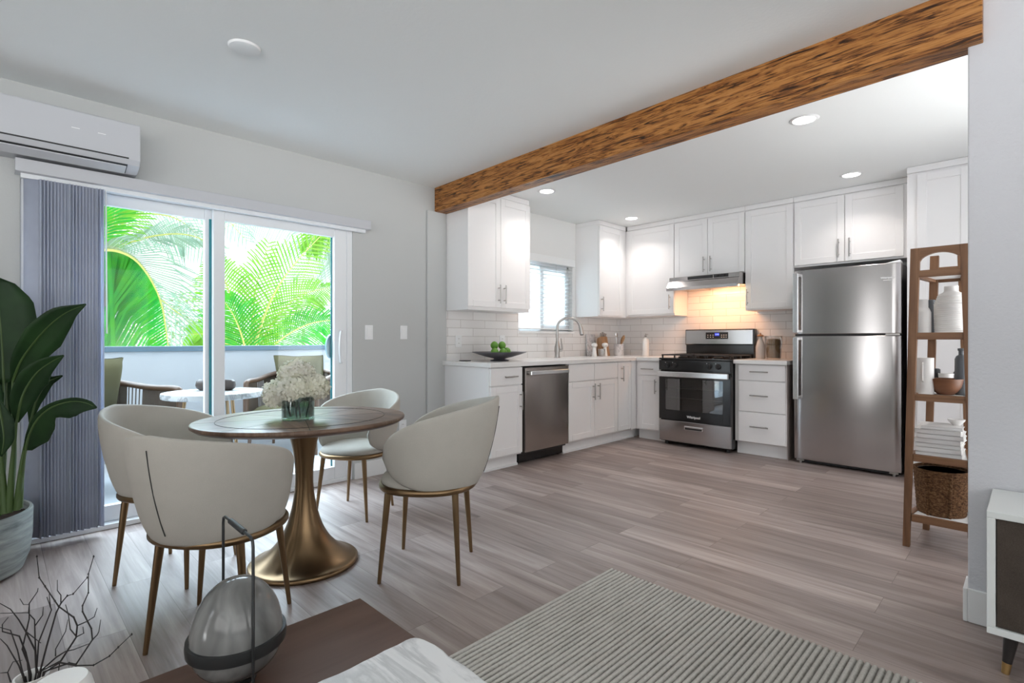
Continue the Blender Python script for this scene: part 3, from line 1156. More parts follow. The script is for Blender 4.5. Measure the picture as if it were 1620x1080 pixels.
# oven door with a see-through window
b = MB()
b.box(RX0, RX0 + .075, RY - .004, RY + .03, .272, .745)
b.box(RX1 - .075, RX1, RY - .004, RY + .03, .272, .745)
b.box(RX0 + .075, RX1 - .075, RY - .004, RY + .03, .272, .375)
b.box(RX0 + .075, RX1 - .075, RY - .004, RY + .03, .70, .745)
d = b.build('oven_door', M['black'], c, smooth=False, bevel=.002)
MB().box(RX0 + .07, RX1 - .07, RY - .003, RY + .0, .37, .705).build('oven_window', M['oven_glass'], d, smooth=False)
b = MB()
b.box(RX0 + .004, RX1 - .004, RY - .058, RY - .028, .722, .778)
b.box(RX0 + .03, RX0 + .06, RY - .032, RY, .735, .765)
b.box(RX1 - .06, RX1 - .03, RY - .032, RY, .735, .765)
b.build('handle', M['steel_plain'], d, smooth=False, bevel=.006)
for z in (.50, .60):
    b = MB()
    for k in range(9):
        x = RX0 + .09 + k * (RX1 - RX0 - .18) / 8
        b.cyl((x, RY + .04, z), (x, RY + .05, z), .002, n=6)
    b.cyl((RX0 + .08, RY + .022, z), (RX1 - .08, RY + .022, z), .0035, n=6)
    b.build('oven_rack', M['nickel'], c)


def text(name, body, size, loc, rot, m, parent, extrude=.0008, bold=False):
    cu = bpy.data.curves.new(name, 'FONT')
    cu.body = body
    cu.size = size
    cu.align_x = 'CENTER'
    cu.align_y = 'CENTER'
    cu.extrude = extrude
    if bold:
        cu.offset = size * .02
    tmp = bpy.data.objects.new('lettering', cu)
    col.objects.link(tmp)
    dg = bpy.context.evaluated_depsgraph_get()
    me = bpy.data.meshes.new_from_object(tmp.evaluated_get(dg))
    bpy.data.objects.remove(tmp)
    bpy.data.curves.remove(cu)
    me.materials.clear()
    me.materials.append(m)
    t = bpy.data.objects.new(name, me)
    col.objects.link(t)
    t.parent = parent
    t.location = Vector(loc) - ORG.get(parent.name, Vector((0, 0, 0)))
    t.rotation_euler = rot
    ORG[t.name] = ORG.get(parent.name)
    return t


text('maker_name', 'Whirlpool', .034, (-2.44, RY - .0055, .315), (pi / 2, 0, 0), M['mark'], d, bold=True)
# control band with knobs
b = MB()
b.box(RX0, RX1, RY - .008, RY + .03, .790, .895)
d = b.build('control_panel', M['black'], c, smooth=False, bevel=.004)
for i, x in enumerate((RX0 + .105, RX0 + .185, RX1 - .205, RX1 - .115)):
    b = MB()
    b.cyl((x, RY - .008, .842), (x, RY - .014, .842), .029, .029, 20)
    b.cyl((x, RY - .012, .842), (x, RY - .036, .842), .023, .020, 20)
    b.box(x - .005, x + .005, RY - .044, RY - .030, .822, .862)
    b.build('knob', M['black_matt'], d, bevel=.001)
    MB().box(x - .030, x - .026, RY - .0095, RY - .008, .866, .874).build('dial_mark', M['print'], d, smooth=False)
b = MB()
b.box(RX0 - .002, RX1 + .002, RY - .004, YB - .075, .900, .918)
b.build('cooktop', M['black'], c, smooth=False, bevel=.005)
for i, (x, y) in enumerate(((-2.64, 5.22), (-2.26, 5.22), (-2.64, 5.48), (-2.26, 5.48))):
    b = MB()
    b.lathe([(.001, .918), (.048, .918), (.050, .928), (.036, .932), (.036, .940), (.001, .942)], (x, y, 0), 20)
    b.build('burner', M['iron'], c)
for (xa, xb) in ((RX0 + .012, -2.45), (-2.442, RX1 - .012)):
    b = MB()
    ya, yb = RY + .025, YB - .11
    zt = .955
    for x in (xa + .006, xb - .006):
        b.box(x - .006, x + .006, ya, yb, zt - .012, zt)
    for y in (ya + .006, (ya + yb) / 2, yb - .006):
        b.box(xa, xb, y - .006, y + .006, zt - .012, zt)
    for y in ((ya * 3 + yb) / 4, (ya + yb * 3) / 4):
        b.box(xa, xb, y - .005, y + .005, zt - .010, zt)
    xm = (xa + xb) / 2
    b.box(xm - .005, xm + .005, ya, yb, zt - .010, zt)
    for x in (xa + .008, xb - .008):
        for y in (ya + .01, (ya + yb) / 2, yb - .01):
            b.box(x - .007, x + .007, y - .007, y + .007, .918, zt - .004)
    b.build('grate', M['iron'], c, smooth=False, bevel=.001)
# back guard
BY = YB - .075
MB().box(RX0 + .004, RX1 - .004, BY, YB - .012, .90, 1.062).build('rear_riser', M['black'], c, smooth=False, bevel=.003)
MB().box(RX0 - .006, RX1 + .006, BY - .005, YB - .010, 1.050, 1.226).build('backguard', M['black'], c, smooth=False, bevel=.008, segs=3)
MB().box(RX0 + .004, RX1 - .012, BY - .012, BY - .004, 1.060, 1.216).build('backguard_panel', M['steel'], c, smooth=False, bevel=.006)
d = MB().box(-2.585, -2.335, BY - .0145, BY - .0115, 1.118, 1.192).build('display', M['black'], c, smooth=False, bevel=.003)
MB().box(-2.482, -2.432, BY - .0155, BY - .0143, 1.152, 1.184).build('display_window', mat('display_blue', (0.01, 0.012, 0.12), .3, Emission_Color=(.05, .06, .6, 1), Emission_Strength=.5), d, smooth=False)
text('display_digits', '12:00', .02, (-2.457, BY - .0158, 1.168), (pi / 2, 0, 0), M['blue_glow'], d, .0003)
b = MB()
for x in (-2.56, -2.53, -2.50, -2.405, -2.38, -2.355):
    for z in (1.136, 1.158):
        b.box(x - .006, x + .006, BY - .0155, BY - .0143, z, z + .005)
b.build('button_marks', M['print'], d, smooth=False)

# ------------------------------------------------------------------ range hood
c = thing('range_hood', 'stainless steel range hood with lit lamp under the wall cabinet', 'range hood', (-2.45, 5.5, 1.64))
hx0, hx1 = -2.836, -2.072
prof = [(5.30, 1.792), (5.285, 1.788), (5.285, 1.745), (5.262, 1.735), (5.215, 1.672), (5.215, 1.640), (5.235, 1.640), (5.26, 1.665), (5.70, 1.690), (5.70, 1.792)]
b = MB()
b.prism(prof, lambda u, v, a: Vector((a, u, v)), hx0, hx1)
b.build('body', M['steel'], c, smooth=False, bevel=.002)
b = MB()
b.box(-2.62, -2.345, 5.280, 5.287, 1.752, 1.784)
b.box(-2.335, -2.185, 5.280, 5.287, 1.752, 1.784)
v = b.build('vent_panel', M['black_matt'], c, smooth=False)
b = MB()
for x in (-2.30, -2.265, -2.23):
    b.box(x, x + .02, 5.277, 5.282, 1.762, 1.774)
b.build('switch', M['black'], c, smooth=False, bevel=.001)
for (xa, xb) in ((-2.50, -2.36), (-2.23, -2.11)):
    b = MB()
    b.hexa([(xa, 5.30, 1.655), (xb, 5.30, 1.655), (xb, 5.38, 1.660), (xa, 5.38, 1.660)], [(xa, 5.30, 1.672), (xb, 5.30, 1.672), (xb, 5.38, 1.677), (xa, 5.38, 1.677)])
    b.build('lamp_lens', M['hood_glow'], c, smooth=False, bevel=.003)
b = MB()
b.box(-2.80, -2.53, 5.30, 5.66, 1.664, 1.674)
b.build('filter', M['nickel'], c, smooth=False)
la = bpy.data.lights.new('hood_light', 'AREA')
la.shape = 'RECTANGLE'
la.size, la.size_y = .5, .1
la.energy = 2.8
la.color = (1.0, 0.45, 0.20)
lo = bpy.data.objects.new('hood_light', la)
col.objects.link(lo)
lo.parent = c
lo.location = Vector((-2.40, 5.42, 1.645)) - ORG[c.name]
lo.rotation_euler = (radians(28), 0, 0)

# ------------------------------------------------------------------ refrigerator
FX0, FX1, FY = -1.530, -.742, 5.122
c = thing('refrigerator', 'stainless steel top-freezer refrigerator next to the walnut shelf', 'refrigerator', (-1.14, 5.45, 0))
MB().box(FX0 + .006, FX1 - .004, FY + .078, YB - .02, .04, 1.722).build('body', M['fridge_side'], c, smooth=False, bevel=.004)


def fridge_door(name, z0, z1):
    b = MB()
    rows = []
    n = 25
    for i in range(n):
        t = i / (n - 1)
        x = FX0 + (FX1 - FX0) * t
        e = abs(2 * t - 1)
        yf = FY + .012 * e ** 2 + (.010 * max(0, (e - .94) / .06) ** 2)
        rows.append([Vector((x, yf, z0)), Vector((x, yf, z1)), Vector((x, FY + .070, z1)), Vector((x, FY + .070, z0))])
    b.grid(rows, wrap=True, caps=True)
    return b.build(name, M['steel'], c, bevel=.004)


d1 = fridge_door('freezer_door', 1.158, 1.728)
d2 = fridge_door('refrigerator_door', .038, 1.140)
MB().box(FX0 + .01, FX1 - .01, FY + .02, FY + .08, 1.138, 1.160).build('door_gasket', M['black_matt'], c, smooth=False)
for d, za, zb in ((d1, 1.168, 1.700), (d2, .575, 1.132)):
    b = MB()
    x0h, x1h = FX0 + .010, FX0 + .052
    b.box(x0h, x1h, FY - .052, FY - .030, za, zb)
    b.box(x0h, x1h, FY - .034, FY + .016, za, za + .03)
    b.box(x0h, x1h, FY - .034, FY + .016, zb - .03, zb)
    b.build('handle', M['steel_plain'], d, smooth=False, bevel=.005)
text('maker_name', 'Whirlpool', .022, (-.832, FY + .0055, 1.610), (pi / 2, 0, 0.02), M['mark'], d1, bold=True)
MB().box(-.86, -.80, FY + .004, FY + .0065, 1.588, 1.592).build('maker_line', M['mark'], d1, smooth=False)
b = MB()
b.hexa([(-.85, FY + .02, 1.728), (-.745, FY + .03, 1.728), (-.745, FY + .12, 1.728), (-.85, FY + .12, 1.728)], [(-.80, FY + .03, 1.742), (-.752, FY + .035, 1.752), (-.752, FY + .11, 1.752), (-.80, FY + .11, 1.742)])
b.build('hinge_cover', M['plastic'], c, smooth=False, bevel=.003)
MB().box(-.845, -.75, FY + .004, FY + .06, 1.141, 1.157).build('middle_hinge', M['nickel'], c, smooth=False, bevel=.002)
MB().box(FX0 + .02, FX1 - .02, FY + .05, FY + .10, .012, .045).build('base_grille', M['black_matt'], c, smooth=False)
for x in (FX0 + .05, FX1 - .05):
    b = MB()
    b.cyl((x, FY + .045, 0), (x, FY + .045, .028), .014, n=12)
    b.box(x - .03, x + .03, FY + .02, FY + .07, .022, .040)
    b.build('foot', M['nickel'], c)

# ------------------------------------------------------------------ faucet
c = thing('faucet', 'brushed nickel gooseneck faucet standing at the kitchen sink', 'faucet', (-3.62, 4.30, .915))
b = MB()
b.lathe([(.034, 0), (.034, .006), (.028, .012), (.026, .05), (.031, .075), (.028, .12), (.0195, .155), (.0165, .18)], (-3.62, 4.30, .915), 20)
b.build('base', M['nickel'], c)
pts = [(-3.62, 4.30, 1.08), (-3.62, 4.30, 1.24)]
for k in range(13):
    a = pi - pi * k / 12 * .93
    pts.append((-3.62 + (.13 + .13 * cos(a)) * .55, 4.30 + (.13 + .13 * cos(a)) * .83, 1.24 + .105 * sin(a)))
b = MB()
b.tube(pts, .0145, 14)
b.build('spout', M['nickel'], c)
e = Vector(pts[-1])
b = MB()
b.tube([e + Vector((0, 0, .012)), e + Vector((.006, .010, -.03)), e + Vector((.012, .02, -.095))], [.0165, .022, .024], 16)
b.build('spray_head', M['nickel'], c)
b = MB()
b.cyl(e + Vector((.012, .02, -.093)), e + Vector((.0128, .0215, -.104)), .019, n=16)
b.build('nozzle', M['black_matt'], c)
b = MB()
b.cyl((-3.615, 4.30, .995), (-3.585, 4.345, .998), .016, .013, 12)
b.tube([(-3.585, 4.345, 1.0), (-3.592, 4.345, 1.05), (-3.605, 4.345, 1.125)], [.010, .009, .006], 10)
b.build('lever', M['nickel'], c)

# ------------------------------------------------------------------ things on the worktop
ZT = .9155
c = thing('fruit_bowl', 'shallow dark grey footed bowl on the worktop', 'bowl', (-3.46, 3.29, ZT))
b = MB()
b.lathe([(.085, 0), (.088, .004), (.05, .016), (.055, .022), (.12, .036), (.20, .060), (.250, .078), (.252, .082), (.246, .082), (.19, .066), (.11, .042), (.001, .030)], (-3.46, 3.29, ZT), 48)
b.build('bowl', M['bowl_grey'], c)


limes = [((-.03, -.035, .098), 'topmost lime at the left of the pile in the grey bowl'), ((-.01, .042, .098), 'lime on top at the right of the pile in the grey bowl'),
         ((.02, -.078, .040), 'lime at the front left of the heap in the grey bowl'), ((.048, .0, .036), 'lime at the front middle of the heap in the grey bowl'),
         ((.01, .085, .042), 'lime at the far right end of the heap in the grey bowl')]
for (dx, dy, dz), lab in limes:
    p = Vector((-3.46 + dx, 3.29 + dy, ZT + dz + .042))
    o = MB().lathe([(.001, -.037), (.018, -.033), (.032, -.018), (.037, 0), (.032, .018), (.018, .033), (.006, .037), (.001, .039)], p, 20).build('lime', M['lime'])
    tag(o, lab, 'fruit', 'limes in the grey bowl')

# corner group beside the sink
c = thing('pepper_mill', 'white turned pepper mill nearest the faucet', 'mill', (-3.60, 4.945, ZT), group='white mills')
MILL = [(.001, 0), (.030, 0), (.031, .008), (.026, .04), (.019, .085), (.018, .105), (.026, .112)]
MB().lathe(MILL, (-3.60, 4.945, ZT), 20).build('body', M['ceramic'], c)
MB().lathe([(.022, .113), (.034, .118), (.036, .135), (.030, .150), (.012, .158), (.001, .160)], (-3.60, 4.945, ZT), 20).build('cap', M['ceramic'], c)
c = thing('pepper_mill', 'white turned pepper mill in front of the brown knife block', 'mill', (-3.56, 5.10, ZT), group='white mills')
MB().lathe(MILL, (-3.56, 5.10, ZT), 20).build('body', M['ceramic'], c)
MB().lathe([(.022, .113), (.034, .118), (.038, .138), (.030, .152), (.012, .158), (.001, .160)], (-3.56, 5.10, ZT), 20).build('cap', M['ceramic'], c)
o = MB().lathe([(.001, 0), (.038, 0), (.040, .01), (.043, .088), (.0405, .088), (.037, .012), (.001, .008)], (-3.55, 5.02, ZT), 24).build('glass_tumbler', M['jar'])
tag(o, 'clear glass tumbler between the two white mills', 'glass')
c = thing('knife_block', 'brown wooden knife block behind the white mills', 'knife block', (-3.66, 5.22, ZT))
b = MB()
b.hexa([(-3.72, 5.15, ZT), (-3.60, 5.15, ZT), (-3.60, 5.27, ZT), (-3.72, 5.27, ZT)], [(-3.70, 5.13, ZT + .21), (-3.64, 5.13, ZT + .235), (-3.64, 5.26, ZT + .235), (-3.70, 5.26, ZT + .21)])
b.build('block', M['board'], c, smooth=False, bevel=.006)
for k, (dy, h) in enumerate(((0, .05), (.035, .06), (.07, .05), (.095, .045))):
    b = MB()
    b.cyl((-3.665, 5.15 + dy, ZT + .22), (-3.65, 5.15 + dy, ZT + .225 + h), .011, .013, 8)
    b.build('knife_handle', M['nickel'], c)
c = thing('utensil_crock', 'white marble crock holding kitchen utensils in the corner', 'crock', (-3.58, 5.42, ZT))
MB().lathe([(.001, 0), (.058, 0), (.060, .006), (.060, .140), (.054, .140), (.053, .012), (.001, .010)], (-3.58, 5.42, ZT), 28).build('crock', M['crock'], c)
UT = 'utensils in the marble crock'
b = MB()
b.tube(spline([(-3.575, 5.42, ZT + .015), (-3.57, 5.45, ZT + .12), (-3.565, 5.485, ZT + .215)], 8), [.007] * 6 + [.008, .008, .008], 8)
b.tube(spline([(-3.57, 5.455, ZT + .14), (-3.565, 5.48, ZT + .20), (-3.56, 5.505, ZT + .25)], 6), [.010, .018, .024, .027, .026, .020, .008], 10, flat=.35)
tag(b.build('wooden_spoon', M['spoon_wood']), 'wooden spoon leaning right in the marble crock', 'utensil', UT)
b = MB()
b.cyl((-3.59, 5.40, ZT + .015), (-3.60, 5.395, ZT + .235), .005, n=8)
b.lathe([(.001, -.03), (.016, -.025), (.026, 0), (.02, .022), (.001, .03)], (-3.60, 5.395, ZT + .255), 14, sx=.5)
tag(b.build('ladle', M['steel_plain']), 'steel ladle standing upright in the marble crock', 'utensil', UT)
c = thing('cutting_board', 'grey marble serving board leaning on tiles behind the knife block', 'cutting board', (-3.77, 5.10, ZT))
b = MB()
b.hexa([(-3.762, 5.02, ZT), (-3.747, 5.02, ZT), (-3.747, 5.20, ZT), (-3.762, 5.20, ZT)], [(-3.790, 5.02, ZT + .26), (-3.775, 5.02, ZT + .26), (-3.775, 5.20, ZT + .26), (-3.790, 5.20, ZT + .26)])
b.build('board', M['crock'], c, smooth=False, bevel=.006)
c = thing('oil_bottle', 'tall pale bottle with pourer on the worktop left of the range', 'bottle', (-3.27, 5.52, ZT))
MB().lathe([(.001, 0), (.036, 0), (.038, .01), (.038, .19), (.030, .205), (.014, .214), (.012, .225)], (-3.27, 5.52, ZT), 24).build('bottle', M['ceramic'], c)
b = MB()
b.lathe([(.010, .225), (.014, .23), (.014, .245), (.006, .25), (.005, .268), (.001, .27)], (-3.27, 5.52, ZT), 14)
b.cyl((-3.27, 5.52, ZT + .262), (-3.235, 5.52, ZT + .255), .0045, .003, 8)
b.build('pourer', M['nickel'], c)
c = thing('glass_bottle', 'frosted glass bottle with cork stopper right of the range', 'bottle', (-1.955, 5.52, ZT))
MB().lathe([(.001, 0), (.042, 0), (.045, .01), (.045, .12), (.034, .165), (.018, .20), (.017, .225)], (-1.955, 5.52, ZT), 24).build('bottle', mat('frosted_glass', (.66, .63, .61), .3, Alpha=.75), c)
MB().lathe([(.012, .222), (.03, .228), (.033, .235), (.022, .243), (.008, .247), (.006, .262), (.001, .264)], (-1.955, 5.52, ZT), 18).build('stopper', M['spoon_wood'], c)
c = thing('storage_jar', 'clear glass jar of brown oats next to the refrigerator', 'jar', (-1.825, 5.50, ZT))
MB().lathe([(.001, 0), (.066, 0), (.070, .008), (.082, .225), (.078, .228), (.066, .012), (.001, .008)], (-1.825, 5.50, ZT), 28).build('glass', M['jar'], c)
fl = MB()
rows = []
for (r_, z_) in [(.001, .013), (.062, .013), (.066, .06), (.070, .125), (.060, .14), (.066, .15), (.062, .185), (.05, .20), (.001, .205)]:
    rows.append((r_, z_))
fl.lathe(rows, (-1.825, 5.50, ZT), 28).build('contents', M['brown_glass'], c)
MB().lathe([(.001, .222), (.080, .222), (.082, .226), (.082, .234), (.001, .236)], (-1.825, 5.50, ZT), 28).build('lid', M['jar'], c)
b = MB()
b.tube(spline([(-1.755, 5.47, ZT + .225), (-1.735, 5.462, ZT + .17), (-1.745, 5.468, ZT + .12), (-1.762, 5.475, ZT + .11)], 10), .004, 8)
b.build('wire_clasp', M['chrome'], c)
tag(MB().box(-3.66, -3.58, 2.975, 3.05, ZT, ZT + .008).build('sink_stopper', M['black_matt'], bevel=.003), 'small flat black tray at the left end of the worktop', 'tray')


# ------------------------------------------------------------------ switches, outlets, AC, blinds, ceiling fittings
def plate(name, F, u, n, z, label, cat, group, kind):
    c = thing(name, label, cat, F.p(u, n, z), group=group)
    b = MB()
    fbox(b, F, u - .036, u + .036, n, n + .006, z - .058, z + .058)
    b.build('cover_plate', M['plastic'], c, smooth=False, bevel=.002)
    if kind == 'switch':
        b = MB()
        fbox(b, F, u - .017, u + .017, n + .005, n + .009, z - .034, z + .034)
        b.build('rocker', M['trim'], c, smooth=False, bevel=.0015)
    else:
        for s in (-1, 1):
            b = MB()
            fbox(b, F, u - .016, u + .016, n + .005, n + .008, z + s * .021 - .014, z + s * .021 + .014)
            r_ = b.build('receptacle', M['trim'], c, smooth=False, bevel=.003)
            b = MB()
            for e in (-.006, .006):
                fbox(b, F, u + e - .0012, u + e + .0012, n + .0078, n + .0085, z + s * .021 - .003, z + s * .021 + .006)
            b.build('slots', M['black_matt'], r_, smooth=False)
    return c


plate('light_switch', FL, 2.150, XW + .001, 1.167, 'white rocker light switch just right of the sliding door', 'light switch', 'wall switches', 'switch')
plate('light_switch', FL, 2.48, XW + .001, 1.170, 'white wall switch midway between sliding door and beam pier', 'light switch', 'wall switches', 'switch')
plate('wall_outlet', FL, 2.470, XW + .001, .365, 'white wall outlet low on the wall behind the dining chairs', 'outlet', 'outlets', 'outlet')
plate('wall_outlet', FL, 3.075, XW + .009, 1.095, 'white outlet on the tiles left of the fruit bowl', 'outlet', 'outlets', 'outlet')
plate('wall_outlet', FL, 3.64, XW + .009, 1.095, 'white outlet on the tiles below the left edge of kitchen window', 'outlet', 'outlets', 'outlet')

c = thing('air_conditioner', 'white wall-mounted air conditioner above the sliding door', 'air conditioner', (XW, .1, 2.05))
AX = -3.585
ay0, ay1 = -.42, .592
b = MB()
prof = [(XW + .001, 2.060), (AX - .10, 2.060), (AX - .018, 2.092), (AX, 2.118), (AX, 2.316), (AX - .006, 2.322), (XW + .001, 2.322)]
b.prism(prof, lambda u, v, a: Vector((u, a, v)), ay0, ay1)
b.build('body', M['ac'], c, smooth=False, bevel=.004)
b = MB()
b.hexa([(AX - .094, ay0 + .02, 2.0592), (AX - .0145, ay0 + .02, 2.0902), (AX - .0145, .535, 2.0902), (AX - .094, .535, 2.0592)],
       [(AX - .094, ay0 + .02, 2.0605), (AX - .0145, ay0 + .02, 2.0915), (AX - .0145, .535, 2.0915), (AX - .094, .535, 2.0605)])
b.build('outlet_slot', M['black_matt'], c, smooth=False)
b = MB()
b.hexa([(AX - .088, ay0 + .025, 2.0545), (AX - .026, ay0 + .025, 2.0785), (AX - .026, .530, 2.0785), (AX - .088, .530, 2.0545)],
       [(AX - .088, ay0 + .025, 2.0605), (AX - .026, ay0 + .025, 2.0845), (AX - .026, .530, 2.0845), (AX - .088, .530, 2.0605)])
b.build('louvre', M['ac'], c, smooth=False, bevel=.001)
MB().box(AX - .004, AX + .0012, ay0 + .02, .538, 2.119, 2.127).build('intake_slot', M['black_matt'], c, smooth=False)
for y in (.308, .418):
    MB().box(AX - .002, AX + .001, y - .017, y + .017, 2.226, 2.229).build('indicator_mark', M['mark'], c, smooth=False)

c = thing('vertical_blind', 'grey-blue vertical blind gathered at the left of the sliding door', 'blind', (XW + .05, 1.1, 1.98))
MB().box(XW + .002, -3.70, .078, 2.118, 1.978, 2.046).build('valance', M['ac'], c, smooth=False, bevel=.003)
MB().box(XW + .030, XW + .062, .10, 2.09, 1.955, 1.978).build('head_track', M['vinyl'], c, smooth=False)
y = .150
k = 0
while y < .432:
    zl = .050 if k % 2 else .055
    b = MB()
    ang = radians(50 + (k * 37 % 41 - 20))
    dx, dy = sin(ang) * .044, cos(ang) * .044
    cx = XW + .056
    yy = y
    rows = []
    for z in (1.955, 1.0, zl):
        row = []
        for t in (-1, -.5, 0, .5, 1):
            bow = .0035 * (1 - t * t)
            row.append(Vector((cx + dx * t + cos(ang) * bow, yy + dy * t - sin(ang) * bow * 0 + bow, z)))
        rows.append(row)
    b.grid(rows)
    b.build('vane', M['blind'], c, solid=.0016)
    y += .0118
    k += 1
b = MB()
b.cyl((XW + .075, .452, 1.955), (XW + .082, .456, 1.14), .004, n=8)
b.build('wand', M['vinyl'], c)

c = thing('ceiling_cover', 'round white blank cover on the ceiling above the dining table', 'ceiling cover', (-2.600, .830, ZC))
MB().lathe([(.001, -.012), (.055, -.013), (.066, -.010), (.071, -.001), (.001, -.0005)], (-2.600, .830, ZC), 36).build('cover', M['trim'], c)

for i, (x, y, lab) in enumerate(((-1.001, 3.557, 'recessed round ceiling light nearest the wooden beam, over the open kitchen floor'),
                                 (-1.057, 5.012, 'recessed round ceiling light in front of the cabinet above the refrigerator'),
                                 (-3.144, 3.587, 'recessed round ceiling light by the two-door cabinet left of the window'),
                                 (-3.173, 5.055, 'recessed round ceiling light in the far corner by the hood cabinets'))):
    c = thing('ceiling_light', lab, 'ceiling light', (x, y, ZC), group='recessed kitchen ceiling lights')
    MB().lathe([(.062, -.001), (.064, -.006), (.078, -.005), (.084, -.0005)], (x, y, ZC), 36).build('trim_ring', M['trim'], c)
    MB().lathe([(.001, -.004), (.060, -.004), (.062, -.0015), (.001, -.0012)], (x, y, ZC), 36).build('lens', M['lens_glow'], c)
    la = bpy.data.lights.new('downlight', 'AREA')
    la.shape = 'DISK'
    la.size = .13
    la.energy = 1.5
    la.color = (1.0, 0.92, 0.87)
    la.spread = radians(120)
    lo = bpy.data.objects.new('downlight', la)
    col.objects.link(lo)
    lo.parent = c
    lo.location = (0, 0, -.012)


# ------------------------------------------------------------------ dining table
c = thing('dining_table', 'oval walnut pedestal dining table with bronze trumpet base', 'table', (-2.55, 1.09, 0), radians(70), local=True)
TZ = .72
ra, rb = .490, .427
prof = [(.001, -.036), (.90, -.036), (.955, -.030), (.985, -.020), (.985, -.0165), (.998, -.0155), (1.0, -.006), (.992, -.001), (.98, 0), (.001, 0)]
b = MB()
b.lathe([(r_, TZ + z) for r_, z in prof[:5]] + [(.985, TZ - .0165)], n=96, sx=ra, sy=rb)
top = b.build('tabletop', M['table_edge'], c, ang=50)
b = MB()
b.lathe([(.98, TZ - .0165)] + [(r_, TZ + z) for r_, z in prof[5:]], n=96, sx=ra, sy=rb)
t2 = b.build('veneer', M['parquet'], top, ang=50)
b = MB()
pts = [(ra * .79 * cos(2 * pi * k / 96), rb * .79 * sin(2 * pi * k / 96), TZ + .0001) for k in range(96)]
b.tube(pts, .0016, 6, closed=True, flat=.4, up=(0, 0, 1))
b.build('inlay_ring', M['seam'], top)
for k in range(8):
    a = pi / 4 * k
    p = Vector((ra * .05 * cos(a), rb * .05 * sin(a), TZ))
    q = Vector((ra * .975 * cos(a), rb * .975 * sin(a), TZ))
    s_ = Vector((-sin(a), cos(a), 0)) * .0013
    MB().hexa([p - s_ - Vector((0, 0, .002)), q - s_ - Vector((0, 0, .002)), q + s_ - Vector((0, 0, .002)), p + s_ - Vector((0, 0, .002))],
              [p - s_ + Vector((0, 0, .0003)), q - s_ + Vector((0, 0, .0003)), q + s_ + Vector((0, 0, .0003)), p + s_ + Vector((0, 0, .0003))]).build('inlay_line', M['seam'], top, smooth=False)
prof = [(.001, 0), (.250, 0), (.255, .004), (.255, .016), (.249, .022), (.215, .034), (.165, .070), (.122, .118), (.088, .180), (.064, .255), (.048, .335), (.042, .41), (.045, .49), (.055, .57), (.072, .64), (.088, .683), (.001, .684)]
b = MB()
rows = []
n = 96
sp = spline([Vector((r_, 0, z)) for r_, z in prof[4:-1]], 44)
full = [Vector((r_, 0, z)) for r_, z in prof[:4]] + sp
vs = []
for q in full:
    row = []
    for k in range(n):
        a = 2 * pi * k / n
        # two facing seams pinch the pedestal slightly
        g = 1 - (.07 * math.exp(-((math.remainder(a - radians(60), pi)) / .10) ** 2) if q.z > .03 else 0)
        row.append(Vector((q.x * cos(a) * g, q.x * sin(a) * g, q.z)))
    rows.append(row)
b.grid(rows, wrap=True, caps=True)
b.build('pedestal', M['bronze'], c, ang=60)

# ------------------------------------------------------------------ dining chairs


def make_chair():
    c = thing('dining_chair', 'x', 'chair', group='cream upholstered dining chairs', local=True)
    # bronze ring under the seat
    b = MB()
    n = 64

    def ring(k, r_):
        a = 2 * pi * k / n
        x, y = cos(a), sin(a)
        e = 2.3
        m_ = (abs(x) ** e + abs(y) ** e) ** (-1 / e)
        return x * m_ * r_, y * m_ * r_ * .97

    pts = [(*ring(k, .232), .428) for k in range(n)]
    b.tube(pts, .0165, 10, closed=True, up=(0, 0, 1))
    fr = b.build('seat_frame', M['bronze'], c)
    # seat pad
    b = MB()
    rows = []
    for (s_, z) in ((.02, .425), (.90, .425), (.97, .438), (.985, .452), (.96, .468), (.88, .482), (.72, .492), (.4, .498), (.02, .500)):
        rows.append([Vector((*ring(k, .238 * s_), z)) for k in range(n)])
    b.grid(rows, wrap=True, caps=True)
    b.build('seat', M['boucle'], c, ang=180)
    # wrapped shell
    b = MB()
    N = 61
    PM = radians(132)
    rows = []
    for i in range(N):
        s_ = -1 + 2 * i / (N - 1)
        u = abs(s_)
        ph = s_ * PM
        zc_ = .640 - .062 * u ** 1.2
        h = .200 * max(0.0, 1 - u ** 3.2) ** .5 * (1 - .18 * u) + .012
        row = []
        M_ = 22
        th_ = .019 * min(1, .45 + 1.2 * (1 - u))
        for k in range(M_):
            # closed section: outer face up, over the rim, inner face down
            a = 2 * pi * k / M_
            ca, sa = cos(a), sin(a)
            zz = zc_ + h * (abs(sa) ** .55) * (1 if sa >= 0 else -1)
            off = th_ * (abs(ca) ** .6) * (1 if ca >= 0 else -1)
            t = max(0.0, (zz - .44) / .38)
            R = .238 + .082 * t ** .85 + .010 * sin(pi * min(t, 1)) + off
            Rx = .233 + .046 * t ** .85 + .008 * sin(pi * min(t, 1)) + off
            x = sin(ph) * Rx
            y = -cos(ph) * R * (1.0 if abs(ph) < pi / 2 else .92) - .012 * t
            row.append(Vector((x, y, zz)))
        rows.append(row)
    b.grid(rows, wrap=True, caps=True)
    sh = b.build('backrest', M['boucle'], c, ang=180)
    b = MB()
    pts = []
    for k in range(13):
        z = .475 + (.80 - .475) * k / 12
        t = (z - .44) / .38
        R = .238 + .082 * t ** .85 + .010 * sin(pi * min(t, 1)) + .0185
        pts.append((0.0, -R - .012 * t, z))
    b.tube(pts, .0022, 6)
    b.build('seam', M['seam'], sh)
    for (tx, ty, bx, by) in ((-.160, .160, -.200, .190), (.160, .160, .200, .190), (-.150, -.155, -.190, -.180), (.150, -.155, .190, -.180)):
        b = MB()
        b.tube([(bx, by, 0), (bx, by, .004), (tx, ty, .415)], [.0085, .009, .0165], 14)
        b.build('leg', M['bronze'], c)
    return c


